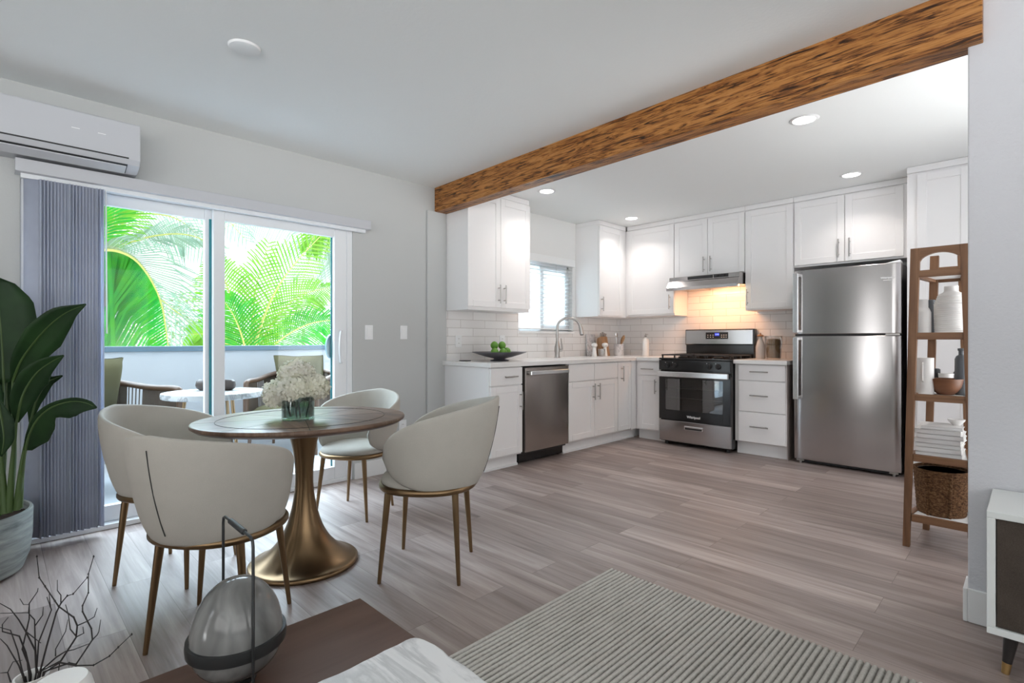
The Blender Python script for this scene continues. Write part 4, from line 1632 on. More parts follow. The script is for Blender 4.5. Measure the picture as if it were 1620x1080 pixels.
ch = make_chair()
CH = [(-2.906, .627, 41.9, .93, 'cream dining chair beside the blind, partly hidden behind the nearest chair'),
      (-2.198, .620, 123.0, .93, 'nearest cream dining chair, its back with a vertical seam turned to the viewer'),
      (-3.092, 1.663, -60.8, .90, 'cream dining chair on the far side of the table, facing the viewer'),
      (-2.079, 1.506, 221.0, .98, 'cream dining chair right of the table, seen from its side against the kitchen')]
for i, (x, y, a, s_, lab) in enumerate(CH):
    k = ch if i == 0 else copy_tree(ch)
    k.location = (x, y, 0)
    k.rotation_euler = (0, 0, radians(a - 90))
    k.scale = (s_, s_, s_)
    k['label'] = lab
    if i == 1:
        for q in k.children:
            if q.name.startswith('leg'):
                q.rotation_euler = (0, 0, radians(13.5))

# ------------------------------------------------------------------ hydrangeas in a glass vase
VX, VY = -2.515, 1.045
c = thing('flower_vase', 'short teal glass vase of hydrangeas on the dining table', 'vase', (VX, VY, TZ))
MB().lathe([(.001, .001), (.074, .001), (.078, .004), (.078, .110), (.0745, .110), (.0735, .012), (.001, .010)], (VX, VY, TZ), 48, sx=1, sy=.94).build('glass', M['vase_glass'], c)
MB().lathe([(.001, .012), (.073, .012), (.073, .068), (.001, .068)], (VX, VY, TZ), 40, sx=1, sy=.93).build('water', M['vase_glass'], c)


def hydrangea(label, cx, cy, cz, rad, seed, foot, leaves):
    R = random.Random(seed)
    root = thing('hydrangea', label, 'flower', (foot[0], foot[1], TZ + .014), group='hydrangeas in the teal vase')
    b = MB()
    C = Vector((cx, cy, cz))
    n = 175
    for i in range(n):
        z = 1 - 2 * (i + .5) / n
        ph = i * 2.399963
        q = Vector((sqrt(1 - z * z) * cos(ph), sqrt(1 - z * z) * sin(ph), z))
        if q.z < -.75:
            continue
        p = C + Vector((q.x, q.y, q.z * .82)) * rad * R.uniform(.90, 1.04)
        nn = (q + Vector((R.uniform(-.3, .3), R.uniform(-.3, .3), R.uniform(-.2, .4)))).normalized()
        a = nn.orthogonal().normalized()
        e = nn.cross(a)
        r0 = R.uniform(0, 2 * pi)
        s_ = R.uniform(.0135, .0165)
        for k in range(4):
            t = r0 + k * pi / 2
            d = a * cos(t) + e * sin(t)
            g = a * -sin(t) + e * cos(t)
            lift = nn * s_ * R.uniform(-.05, .5)
            b.add([p, p + d * s_ * .45 + g * s_ * .45 + lift * .3, p + d * s_ * 1.05 + g * s_ * .38 + lift, p + d * s_ * 1.25 + lift * 1.1,
                   p + d * s_ * 1.05 - g * s_ * .38 + lift, p + d * s_ * .45 - g * s_ * .45 + lift * .3], [(0, 1, 2, 3), (0, 3, 4, 5)])
    b.build('flower_head', M['petal'], root, smooth=False)
    MB().lathe([(.001, -.55 * rad), (.55 * rad, -.4 * rad), (.76 * rad, 0), (.62 * rad, .4 * rad), (.001, .62 * rad)], C, 16).build('flower_core', M['flower_core'], root)
    b = MB()
    b.tube(spline([(foot[0], foot[1], TZ + .014), ((foot[0] + cx) / 2, (foot[1] + cy) / 2, TZ + .07), (cx, cy, cz - rad * .6)], 8), .0042, 8)
    b.build('stem', M['flower_leaf'], root)
    for (dx, dy, dz, ln, wd) in leaves:
        b = MB()
        s0 = Vector((cx * .4 + VX * .6, cy * .4 + VY * .6, TZ + .105))
        s1 = s0 + Vector((dx, dy, dz)).normalized() * ln
        sp_ = spline([s0, (s0 + s1) / 2 + Vector((0, 0, .012)), s1], 8)
        sd = (s1 - s0).cross(Vector((0, 0, 1))).normalized()
        rows = []
        for i, q in enumerate(sp_):
            w_ = wd * sin(pi * (i + .3) / 8.6) ** .8 if i < 8 else 0.001
            rows.append([q - sd * w_ + Vector((0, 0, w_ * .25)), q, q + sd * w_ + Vector((0, 0, w_ * .25))])
        b.grid(rows)
        b.build('leaf', M['flower_leaf'], root, solid=.001)


FW = 2.57


def fpos(px, py, dw=0):
    p = onw(px, py, FW + dw)
    return p


p = fpos(446, 622, .0)
hydrangea('white hydrangea head at the left of the vase', p.x, p.y, p.z, .088, 1, (VX - .01, VY - .03), [(-.35, -.35, .2, .09, .03)])
p = fpos(470, 592, .03)
hydrangea('topmost white hydrangea head in the vase', p.x, p.y, p.z, .082, 2, (VX, VY + .01), [])
p = fpos(494, 613, .0)
hydrangea('white hydrangea head at the right of the vase', p.x, p.y, p.z, .080, 3, (VX + .02, VY + .03), [(.35, .45, .05, .10, .034)])
p = fpos(466, 616, -.07)
hydrangea('white hydrangea head in the middle front above the vase glass', p.x, p.y, p.z, .075, 4, (VX + .03, VY - .02), [(.3, .1, -.05, .08, .03)])

# ------------------------------------------------------------------ coffee tables, lantern, vase of twigs
CT = .25
c = thing('coffee_table', 'low brown oak coffee table under the egg-shaped lantern', 'coffee table', (-1.29, .2, 0))
MB().box(-1.572, -1.005, -.55, .858, CT - .04, CT).build('top', M['coffee'], c, smooth=False, bevel=.003)
for x in (-1.53, -1.05):
    for y in (-.5, .81):
        MB().box(x - .02, x + .02, y - .02, y + .02, .0125 if x > -1.4 else 0, CT - .038).build('leg', M['coffee'], c, smooth=False, bevel=.003)
b = MB()
MZ = .36
out = []
for (cx, cy, a0) in ((-1.095 + .035, .745 - .02, 90), (-1.095 + .035, -.55, 180), (-.30, -.55, 270), (-.30, .745 - .02, 0)):
    for k in range(6):
        a = radians(a0 + k * 18)
        out.append((cx + .035 * cos(a), cy + .035 * sin(a)))
ov = []
n = len(out)
for k in range(n):
    p, q = Vector(out[k]), Vector(out[(k + 1) % n])
    m_ = max(1, int((q - p).length / .03))
    for j in range(m_):
        w_ = p.lerp(q, j / m_)
        ov.append((w_.x + rng.uniform(-.003, .003), w_.y + rng.uniform(-.003, .003)))
b.prism(ov, lambda u, v, a: Vector((u, v, a)), MZ - .03, MZ)
c = thing('coffee_table', 'higher coffee table with white veined marble top at the bottom edge', 'coffee table', (-.7, .1, 0))
b.build('top', M['marble'], c, smooth=False, bevel=.005, segs=2)
MB().box(-.94, -.40, -.40, .60, .0125, MZ - .03).build('plinth', M['marble'], c, smooth=False, bevel=.01)

EX, EY = -1.417, .435
c = thing('lantern', 'egg-shaped smoked glass lantern in a dark metal carrying frame on the brown table', 'lantern', (EX, EY, CT))
b = MB()
eg = []
for k in range(33):
    a = -pi / 2 + pi * k / 32
    z = .352 + (.150 if a > 0 else .090) * sin(a)
    r_ = .1065 * cos(a) ** (.92 if a > 0 else .8) if abs(cos(a)) > 1e-6 else .001
    eg.append((max(r_, .001), z - CT))
b.lathe(eg, (EX, EY, CT), 56)
b.build('globe', M['smoke_glass'], c, ang=180)
b = MB()
b.lathe([(.1035, .090), (.113, .090), (.1145, .104), (.113, .118), (.1035, .118), (.1035, .090)], (EX, EY, CT), 56)
b.build('ring_band', M['lamp_metal'], c)
hd = Vector((-.006, .239, 0))
hb = onw(353, 810, 1.396)
hf = onw(401, 848, 1.224)
hv = Vector((hb.x - hf.x, hb.y - hf.y, 0)).normalized()
A_ = Vector((EX, EY, 0)) + hv * .118
B_ = Vector((EX, EY, 0)) - hv * .118
ztp = .632
pts = [A_ + Vector((0, 0, CT + .002)), A_ + Vector((0, 0, ztp - .02)), A_ - hv * .004 + Vector((0, 0, ztp - .006)), A_ - hv * .018 + Vector((0, 0, ztp)),
       B_ + hv * .018 + Vector((0, 0, ztp)), B_ + hv * .004 + Vector((0, 0, ztp - .006)), B_ + Vector((0, 0, ztp - .02)), B_ + Vector((0, 0, CT + .002))]
b = MB()
b.tube(pts, .0036, 10)
b.build('carrying_frame', M['lamp_metal'], c)
m_ = (A_ + B_) / 2 + Vector((0, 0, ztp))
b = MB()
b.cyl(m_ - hv * .055, m_ + hv * .055, .0075, n=14)
b.build('grip', M['black_matt'], c, bevel=.002)
b = MB()
b.lathe([(.001, 0), (.045, 0), (.045, .010), (.001, .012)], (EX, EY, CT), 32)
b.build('foot', M['lamp_metal'], c)
b = MB()
b.tube([A_ + Vector((0, 0, CT + .004)), B_ + Vector((0, 0, CT + .004))], .0036, 8)
b.build('foot_bar', M['lamp_metal'], c)

VW = 1.10
vp = onw(50, 1068, VW)
c = thing('branch_vase', 'small white vase holding bare dark twigs, at the lower left corner', 'vase', (vp.x, vp.y, CT))
MB().lathe([(.001, 0), (.04, 0), (.052, .02), (.056, .055), (.045, .095), (.028, .118), (.025, .128), (.030, vp.z - CT), (.026, vp.z - CT), (.021, .128), (.03, .09), (.001, .02)], (vp.x, vp.y, CT), 36).build('vase', M['ceramic'], c)
jp = onw(97, 1075, 1.0)
c = thing('jar', 'round white ceramic jar right of the twig vase, cut by the bottom edge', 'jar', (jp.x, jp.y, CT))
MB().lathe([(.001, 0), (.035, 0), (.05, .03), (.058, .09), (.055, .15), (.046, jp.z - CT - .01), (.040, jp.z - CT), (.001, jp.z - CT + .003)], (jp.x, jp.y, CT), 40).build('body', M['ceramic'], c)

TW = [([(330, 1000), (310, 940), (300, 700), (295, 540), (240, 480), (0, 485)], [[(300, 590), (365, 500), (370, 430)], [(245, 480), (250, 410), (200, 410), (170, 360)]], 'dark twig rising then bending sharply left to the frame edge'),
      ([(310, 990), (330, 730), (440, 455), (400, 345)], [[(430, 430), (420, 320)]], 'short dark twig ending in a small fork left of the tall forked one'),
      ([(340, 990), (400, 760), (480, 480), (520, 400), (575, 335), (625, 320), (745, 180)], [[(520, 390), (520, 330), (490, 290), (490, 200)]], 'dark twig with a tip reaching up right and a short upright fork'),
      ([(350, 980), (520, 890), (650, 690), (660, 590), (630, 520), (500, 425), (470, 380), (385, 255), (335, 180), (315, 0)], [[(660, 590), (740, 555), (805, 515), (830, 440)], [(655, 685), (600, 620), (585, 500), (560, 410)], [(655, 685), (715, 655), (708, 600)]], 'tall dark twig zigzagging back left to the highest tip below the pot'),
      ([(370, 985), (590, 910), (650, 920), (790, 710), (780, 615), (705, 470), (705, 420), (755, 310), (755, 150), (800, 0)], [[(790, 710), (830, 670), (845, 640), (860, 540)]], 'tall dark twig with budded tip, the rightmost upright one'),
      ([(380, 990), (510, 905), (650, 932), (800, 928), (935, 850), (1010, 775), (1125, 665)], [[(510, 905), (500, 975), (575, 975), (620, 940)]], 'dark twig sweeping low and farthest right over the floor'),
      ([(345, 980), (480, 860), (560, 810), (630, 795), (760, 745)], [[(475, 850), (475, 790), (560, 640), (580, 540)]], 'low dark twig slanting right with a thin upright spur'),
      ([(205, 1030), (190, 980), (150, 800), (90, 630), (0, 605)], [], 'dark twig arching left at mid height to the frame edge'),
      ([(250, 1030), (235, 900), (190, 790), (250, 530), (250, 400), (320, 300), (325, 270)], [], 'crooked dark twig kinked near its middle, left of the forks'),
      ([(265, 1010), (220, 820), (165, 680), (20, 640), (20, 580), (70, 520)], [], 'dark twig arching left and hooking upward'),
      ([(200, 1030), (160, 930), (60, 760), (0, 700)], [], 'lowest straight dark twig leaning left to the frame edge'),
      ([(310, 990), (300, 800), (220, 640), (160, 540), (90, 450), (0, 400)], [[(220, 640), (350, 740)]], 'long dark twig arching highest over the left frame edge'),
      ([(215, 1025), (90, 1070), (65, 990), (110, 900), (190, 885)], [[(65, 990), (0, 995)]], 'small crooked dark twig drooping over the left rim of the vase')]
for i, (main, subs, lab) in enumerate(TW):
    R = random.Random(40 + i)
    dw = R.uniform(-.05, .06)

    def P3(q, k, n):
        t = k / max(1, n - 1)
        return onw(q[0] / 5.4, 880 + q[1] / 5.4, VW + dw * t + R.uniform(-.006, .006))

    foot = Vector((vp.x + R.uniform(-.012, .012), vp.y + R.uniform(-.012, .012), CT + .03))
    m3 = [foot] + [P3(q, k, len(main)) for k, q in enumerate(main)]
    b = MB()
    n = len(m3)
    b.tube(m3, [.0021 - .0014 * k / (n - 1) for k in range(n)], 6)
    o = b.build('twig', M['branch'])
    tag(o, lab, 'twig', 'bare twigs in the small white vase')
    ORG[o.name] = Vector((0, 0, 0))
    for sb in subs:
        # the offshoot starts on the main stem's nearest point
        st = sb[0]
        near = min(range(len(main)), key=lambda k: (main[k][0] - st[0]) ** 2 + (main[k][1] - st[1]) ** 2)
        s3 = [onw(q[0] / 5.4, 880 + q[1] / 5.4, VW + dw * near / max(1, len(main) - 1)) for q in sb]
        b = MB()
        b.tube(s3, [.0013 - .0007 * k / (len(s3) - 1) for k in range(len(s3))], 6)
        b.build('offshoot', M['branch'], o)
    if i in (3, 4, 5, 2):
        b = MB()
        for k in range(2, n):
            q = m3[k]
            b.lathe([(.0003, -.0025), (.0020, 0), (.0003, .003)], q, 6)
        o2 = b.build('buds', M['branch'], o)
        o2['kind'] = 'stuff'

# ------------------------------------------------------------------ rug
b = MB()
x0, x1, y0, y1 = -1.430, .95, -.9, 2.095
nr = int((x1 - x0) / .0205)
rows = []
for j in range(2):
    row = []
    for i in range(nr * 6 + 1):
        x = x0 + (x1 - x0) * i / (nr * 6)
        row.append(Vector((x, y0 if j == 0 else y1, .003 + .009 * abs(sin(pi * i / 6)) ** .7)))
    rows.append([Vector((x0, row[0].y, .0005))] + row + [Vector((x1, row[0].y, .0005))])
b.grid(rows, wrap=True, caps=True)
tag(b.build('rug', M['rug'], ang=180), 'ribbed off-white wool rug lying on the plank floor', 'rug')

# ------------------------------------------------------------------ potted plant
PX, PY = -3.485, -.150
c = thing('potted_plant', 'large-leaved green plant in a grey banded pot beside the blind', 'plant', (PX, PY, 0))
b = MB()
b.lathe([(.001, 0), (.225, 0), (.255, .015), (.278, .08), (.288, .17), (.290, .288), (.286, .296), (.276, .296), (.274, .20), (.20, .16), (.001, .15)], (PX, PY, 0), 64)
b.build('pot', M['pot'], c)
b = MB()
rows = [[Vector((PX + .001 * cos(2 * pi * k / 40), PY + .001 * sin(2 * pi * k / 40), .262)) for k in range(40)]]
for r_ in (.07, .14, .20, .25, .273):
    rows.append([Vector((PX + r_ * cos(2 * pi * k / 40), PY + r_ * sin(2 * pi * k / 40), .255 + rng.uniform(-.006, .008))) for k in range(40)])
b.grid(rows, wrap=True)
b.build('soil', M['soil'], c, ang=10)


def leaf(spine, wl, wr, stem=None, wd=2.40, fold=.25, drift=0.0, m='leaf'):
    """spine: pixel path; wl / wr: half widths in pixels on either side along the spine"""
    n = 18
    sp3 = spline([onw(x, y, wd + drift * k / (len(spine) - 1)) for k, (x, y) in enumerate(spine)], n)
    rows = []
    for i, q in enumerate(sp3):
        t = i / n
        tg = (sp3[min(i + 1, n)] - sp3[max(i - 1, 0)]).normalized()
        vd = (q - _c).normalized()
        sd = tg.cross(vd).normalized()
        sc_ = wd / FPX
        L_ = interp(wl, t) * sc_
        R_ = interp(wr, t) * sc_
        row = []
        for e, w_ in ((-1, L_), (-.6, L_), (-.25, L_), (0, 0), (.25, R_), (.6, R_), (1, R_)):
            rip = .004 * sin(i * 2.1 + e * 5) * abs(e)
            row.append(q + sd * e * w_ + vd * (-fold * abs(e) ** 1.3 * w_ + rip))
        rows.append(row)
    b = MB()
    b.grid(rows)
    lf = b.build('leaf', M[m], c, ang=180, solid=.0016)
    b = MB()
    b.tube([q + (q - _c).normalized() * -.0015 for q in sp3[:-1]], [.005 * (1 - i / n) + .001 for i in range(n)], 6)
    b.build('midrib', M['stem_green'], lf)
    if stem:
        pts = spline([onw(x, y, w_) for x, y, w_ in stem] + [sp3[0]], 12)
        b = MB()
        b.tube(pts, [.015 - .010 * k / 12 for k in range(13)], 10)
        b.build('leaf_stalk', M['stem_green'], lf)
    return lf


SB = 2.39
leaf([(6, 605), (4, 560), (0, 500), (-6, 438)], [(0, 6), (.25, 34), (.55, 44), (.8, 40), (.95, 20), (1, 2)], [(0, 6), (.25, 34), (.55, 44), (.8, 40), (.95, 18), (1, 2)], [(3, 812, SB), (2, 700, SB)], 2.46, .22)
leaf([(20, 603), (36, 566), (70, 523), (102, 496), (136, 481)], [(0, 4), (.2, 22), (.45, 30), (.7, 20), (.85, 10), (1, 1)], [(0, 3), (.2, 12), (.45, 20), (.7, 16), (.85, 7), (1, 1)], [(13, 808, SB), (22, 720, SB)], 2.42, .3, -.05)
leaf([(26, 668), (36, 625), (56, 592), (80, 573), (101, 562)], [(0, 3), (.2, 17), (.45, 21), (.7, 12), (.85, 7), (1, 1)], [(0, 3), (.2, 14), (.45, 17), (.7, 12), (.85, 6), (1, 1)], [(14, 810, SB - .02), (20, 730, SB - .02)], 2.36, .35, -.04)
leaf([(48, 668), (58, 632), (74, 606), (86, 599), (99, 594)], [(0, 2), (.3, 9), (.6, 7), (.85, 4), (1, 1)], [(0, 2), (.3, 14), (.5, 12), (.75, 4), (1, 1)], [(26, 806, SB), (36, 730, SB)], 2.45, .3)
leaf([(40, 712), (46, 688), (60, 662), (82, 644), (112, 635), (135, 637), (153, 645)], [(0, 8), (.12, 26), (.3, 26), (.45, 16), (.6, 25), (.78, 22), (.9, 12), (1, 1)], [(0, 2), (.15, 4), (.4, 7), (.7, 6), (.9, 5), (1, 1)], [(30, 803, SB), (34, 755, SB)], 2.34, .35, -.08)
leaf([(-4, 632), (3, 665), (6, 695), (2, 722)], [(0, 3), (.35, 12), (.7, 10), (1, 1)], [(0, 3), (.35, 14), (.7, 12), (1, 1)], [(8, 812, SB - .03), (2, 720, SB - .03)], 2.30, .3)
leaf([(12, 660), (10, 620), (14, 585), (24, 560)], [(0, 3), (.4, 20), (.75, 14), (1, 1)], [(0, 3), (.4, 18), (.75, 12), (1, 1)], [(-4, 815, SB), (6, 730, SB)], 2.52, .2)
leaf([(-10, 700), (-22, 640), (-48, 580), (-80, 540)], [(0, 3), (.4, 24), (.75, 16), (1, 1)], [(0, 3), (.4, 22), (.75, 14), (1, 1)], [(-10, 820, SB), (-8, 760, SB)], 2.40, .3)

# ------------------------------------------------------------------ walnut shelf and what stands on it
SY0, SY1 = 3.452, 3.872
c = thing('shelf_unit', 'open walnut shelf unit with arched top and white shelves behind the partition wall', 'shelf unit', (-.34, 3.66, 0))
ZTOP = 1.588


def sx(z, side):
    """outer x of the splayed front posts at height z"""
    t = z / ZTOP
    return (-.494 + .034 * t) if side < 0 else (-.186 - .034 * t)


for (ya, yb, nm) in ((SY0, SY0 + .038, 'front'), (SY1 - .038, SY1, 'back')):
    for s_ in (-1, 1):
        q = []
        for z in (0, ZTOP):
            a = sx(z, s_)
            ins = .040 if nm == 'back' else 0.0
            wdt = .030 + .010 * z / ZTOP
            a = a - s_ * ins
            xs = (a, a + wdt) if s_ < 0 else (a - wdt, a)
            q.append([(xs[0], ya, z), (xs[1], ya, z), (xs[1], yb, z), (xs[0], yb, z)])
        MB().hexa(q[0], q[1]).build('post', M['walnut_z'], c, smooth=False, bevel=.002)
# arched top panel
b = MB()
xl, xr = sx(1.55, -1) + .038, sx(1.55, 1) - .038
poly = [(xl, ZTOP), (xr, ZTOP)]
for k in range(17):
    t = k / 16
    x = xr + (xl - xr) * t
    poly.append((x, 1.515 + .044 * sin(pi * t) ** .55))
b.prism(poly, lambda u, v, a: Vector((u, a, v)), SY0 + .004, SY0 + .034)
b.build('arched_top', M['walnut_x'], c, smooth=False)
LV = [1.470, 1.142, .818, .496, .175]
SHV = []
for i, z in enumerate(LV):
    a, e = sx(z, -1), sx(z, 1)
    MB().box(a + .034, e - .034, SY0 + .004, SY0 + .032, z - .036, z).build('front_rail', M['walnut_x'], c, smooth=False, bevel=.002)
    zt = z + (.05 if i == 0 else 0)
    MB().box(a + .070, e - .070, SY1 - .034, SY1 - .006, z - .036, zt).build('back_rail', M['walnut_x'], c, smooth=False, bevel=.002)
    for s_ in (-1, 1):
        xx = (a + .010) if s_ < 0 else (e - .010)
        x2 = xx + .026 if s_ < 0 else xx - .026
        bx = .034 if s_ < 0 else -.034
        MB().hexa([(min(xx, x2), SY0 + .036, z - .036), (max(xx, x2), SY0 + .036, z - .036), (max(xx, x2) + bx, SY1 - .036, z - .036), (min(xx, x2) + bx, SY1 - .036, z - .036)],
                  [(min(xx, x2), SY0 + .036, z), (max(xx, x2), SY0 + .036, z), (max(xx, x2) + bx, SY1 - .036, z), (min(xx, x2) + bx, SY1 - .036, z)]).build('side_rail', M['walnut_y'], c, smooth=False, bevel=.002)
    MB().hexa([(a + .036, SY0 + .032, z - .020), (e - .036, SY0 + .032, z - .020), (e - .070, SY1 - .034, z - .020), (a + .070, SY1 - .034, z - .020)],
              [(a + .036, SY0 + .032, z - .006), (e - .036, SY0 + .032, z - .006), (e - .070, SY1 - .034, z - .006), (a + .070, SY1 - .034, z - .006)]).build('shelf_board', M['trim'], c, smooth=False)
    SHV.append(z - .0055)


def put(px, y, lv):
    p = ony(px, 600, y)
    return (p.x, y, SHV[lv])


def jarlike(name, label, cat, at, prof, m, group=None, n=32, parts=()):
    c = thing(name, label, cat, at, group=group)
    MB().lathe(prof, at, n).build('body', m, c)
    for nm, pr_, mm in parts:
        MB().lathe(pr_, at, n).build(nm, mm, c)
    return c


VG = 'bottles and vases on the walnut shelf'
jarlike('bottle', 'white ceramic bottle at the left front of the upper shelf, beside the ribbed vase', 'bottle', put(1460, 3.56, 1),
        [(.001, 0), (.034, 0), (.036, .005), (.036, .115), (.030, .132), (.0235, .142), (.0235, .185), (.001, .187)], M['ceramic'], VG)
jarlike('bottle', 'dark grey bottle between the white bottle and the ribbed vase', 'bottle', put(1473, 3.70, 1),
        [(.001, 0), (.028, 0), (.030, .005), (.030, .125), (.020, .14), (.018, .19), (.001, .192)], M['slate'], VG)
at = put(1483, 3.80, 1)
jarlike('canister', 'small white canister with dark band half hidden behind the ribbed vase', 'canister', at,
        [(.001, 0), (.026, 0), (.027, .004), (.027, .062), (.001, .063)], M['ceramic'], VG,
        parts=[('band', [(.001, .063), (.0275, .063), (.0275, .108), (.001, .109)], M['dark_glaze']), ('lid', [(.001, .109), (.027, .109), (.027, .125), (.001, .127)], M['ceramic'])])
rib = [(.001, 0), (.064, 0)]
for k in range(19):
    z = .004 + k * .0105
    r_ = .072 - .000 * k if k < 15 else .072 - .0035 * (k - 14)
    r_ = r_ - .006 * max(0, (8 - k)) / 16
    rib += [(r_, z), (r_ + .0022, z + .004), (r_, z + .0085)]
rib += [(.050, .212), (.034, .220), (.030, .226), (.030, .252), (.026, .252), (.001, .240)]
jarlike('vase', 'large white ribbed vase with short neck on the upper shelf', 'vase', put(1505, 3.60, 1), rib, M['ceramic'], VG, 48)
at = put(1463, 3.56, 2)
c = thing('canister', 'tall white cylinder canister with slim bar at the left of the middle shelf', 'canister', at, group=VG)
MB().lathe([(.001, 0), (.038, 0), (.040, .004), (.040, .195), (.036, .195), (.001, .19)], at, 36).build('body', M['ceramic'], c)
b = MB()
b.tube([(at[0] - .004, at[1] - .038, at[2] + .07), (at[0] - .004, at[1] - .050, at[2] + .075), (at[0] - .004, at[1] - .050, at[2] + .165), (at[0] - .004, at[1] - .038, at[2] + .17)], .003, 8)
b.build('handle', M['ceramic'], c)
jarlike('bowl', 'round brown wooden bowl on the middle shelf', 'bowl', put(1496, 3.60, 2),
        [(.001, 0), (.034, 0), (.052, .018), (.066, .042), (.074, .075), (.075, .085), (.071, .085), (.062, .045), (.04, .016), (.001, .010)], M['bowl_wood'], 'bowls on the walnut shelf', 40)
at = put(1480, 3.78, 2)
tag(MB().lathe([(.001, 0), (.020, 0), (.022, .003), (.022, .125), (.016, .13), (.001, .131)], at, 24).build('bottle', M['dark_glaze']), 'black squat bottle at the back of the middle shelf, behind the wooden bowl', 'bottle', VG)
jarlike('bowl', 'small white bowl on a dark stand behind the wooden bowl', 'bowl', put(1497, 3.76, 2),
        [(.001, 0), (.020, 0), (.024, .06), (.034, .078), (.036, .105), (.033, .105), (.001, .085)], M['ceramic'], 'bowls on the walnut shelf', 32)
jarlike('bottle', 'tall dark slate bottle with narrow neck at the right of the middle shelf', 'bottle', put(1521, 3.62, 2),
        [(.001, 0), (.026, 0), (.028, .006), (.028, .19), (.022, .205), (.012, .212), (.012, .232), (.016, .236), (.016, .246), (.001, .248)], M['slate'], VG)
jarlike('bottle', 'shorter slate bottle beside the tall dark one on the middle shelf', 'bottle', put(1517, 3.77, 2),
        [(.001, 0), (.022, 0), (.024, .005), (.024, .11), (.012, .13), (.011, .16), (.001, .162)], M['slate'], VG)

z = SHV[3]
WB = random.Random(3)
BK = ['lowest white book in the stack on the lower shelf', 'second white book from the bottom of the shelf stack', 'third white book from the bottom of the shelf stack', 'white book in the middle of the shelf stack',
      'third white book from the top of the shelf stack', 'second white book from the top of the shelf stack, just under the skewed one', 'topmost white book of the shelf stack, lying skewed']
cx0 = put(1488, 3.62, 3)[0]
for i, lab in enumerate(BK):
    h = WB.uniform(.019, .026) if i < 6 else .016
    lx, ly = (.19, .25) if i < 6 else (.17, .20)
    bk = thing('book', lab, 'book', (cx0 + WB.uniform(-.006, .006), 3.632 + WB.uniform(-.008, .01), z), radians(WB.uniform(-3, 3) if i < 6 else 9), 'white books stacked on the lower shelf', local=True)
    b = MB()
    b.box(-lx / 2, lx / 2, -ly / 2, ly / 2, 0, .0025)
    b.box(-lx / 2, lx / 2, -ly / 2, ly / 2, h - .0025, h)
    b.box(-lx / 2, lx / 2, -ly / 2, -ly / 2 + .003, 0, h)
    b.build('cover', M['book'], bk, smooth=False, bevel=.0008, segs=1)
    MB().box(-lx / 2 + .004, lx / 2 - .004, -ly / 2 + .0032, ly / 2 - .004, .0026, h - .0026).build('page_block', M['paper'], bk, smooth=False)
    z += h + .0004
at = (cx0 + .062, 3.66, z)
jarlike('bowl', 'small white bowl standing on top of the white books', 'bowl', at, [(.001, 0), (.018, 0), (.021, .004), (.036, .024), (.038, .032), (.035, .032), (.02, .010), (.001, .006)], M['ceramic'], 'bowls on the walnut shelf', 32)

bx_, by_, bz_ = put(1489, 3.64, 4)
c = thing('basket', 'woven brown seagrass basket with grey lining on the bottom shelf', 'basket', (bx_, by_, bz_))
b = MB()
rows = []
for k in range(25):
    z = .232 * k / 24
    r_ = .104 + .016 * (z / .232) + .0022 * (k % 2)
    rows.append((r_, z))
prof = [(.001, 0)] + rows + [(.118, .236), (.110, .234), (.104, .10), (.096, .01), (.001, .008)]
b.lathe(prof, (bx_, by_, bz_), 64, sx=1.0, sy=1.1)
b.build('body', M['wicker'], c)
b = MB()
b.lathe([(.109, .225), (.102, .08), (.094, .012), (.001, .0105), (.001, .012), (.092, .0135), (.1, .08), (.107, .225)], (bx_, by_, bz_), 48, sx=1, sy=1.1)
b.build('liner', M['liner'], c)
b = MB()
b.tube([(bx_ + .118 * cos(2 * pi * k / 48), by_ + .130 * sin(2 * pi * k / 48), bz_ + .234) for k in range(48)], .0075, 8, closed=True, up=(0, 0, 1))
b.build('rim', M['wicker'], c)
for s_ in (-1, 1):
    b = MB()
    cx_, cy_ = (bx_ - .02, by_ - .128) if s_ < 0 else (bx_ + .02, by_ + .128)
    b.tube(spline([(cx_ - .06, cy_ - s_ * .008, bz_ + .225), (cx_ - .045, cy_, bz_ + .268), (cx_, cy_ + s_ * .006, bz_ + .284), (cx_ + .045, cy_, bz_ + .268), (cx_ + .06, cy_ - s_ * .008, bz_ + .225)], 14), .007, 8)
    if s_ > 0:
        b.build('handle', M['wicker'], c)
for a in (-115, -65):
    b = MB()
    pts = [(bx_ + (r_ + .004) * cos(radians(a)), by_ + (r_ + .004) * 1.1 * sin(radians(a)), bz_ + z) for r_, z in rows[::4]]
    b.tube(pts, .006, 8)
    b.build('strap', M['wicker'], c)

# ------------------------------------------------------------------ white console at the right edge
c = thing('sideboard', 'white sideboard with brown woven door against the partition wall', 'sideboard', (.35, 2.5, 0))
SX0, SX1, SYF, SYB = -.108, .95, 2.325, 2.694
SZ0, SZ1 = .135, .538
b = MB()
b.box(SX0, SX1, SYF, SYB, SZ1 - .022, SZ1)
b.box(SX0, SX1, SYF, SYB, SZ0, SZ0 + .022)
b.box(SX0, SX0 + .022, SYF, SYB, SZ0 + .022, SZ1 - .022)
b.box(SX1 - .022, SX1, SYF, SYB, SZ0 + .022, SZ1 - .022)
b.box(SX0 + .022, SX1 - .022, SYB - .012, SYB, SZ0 + .022, SZ1 - .022)
b.build('body', mat('white_satin', (.74, .76, .75), .35), c, smooth=False, bevel=.002)
for (a, e) in ((SX0 + .024, .42), (.424, SX1 - .024)):
    MB().box(a, e, SYF + .010, SYF + .026, SZ0 + .024, SZ1 - .024).build('door', M['grille'], c, smooth=False, bevel=.002)
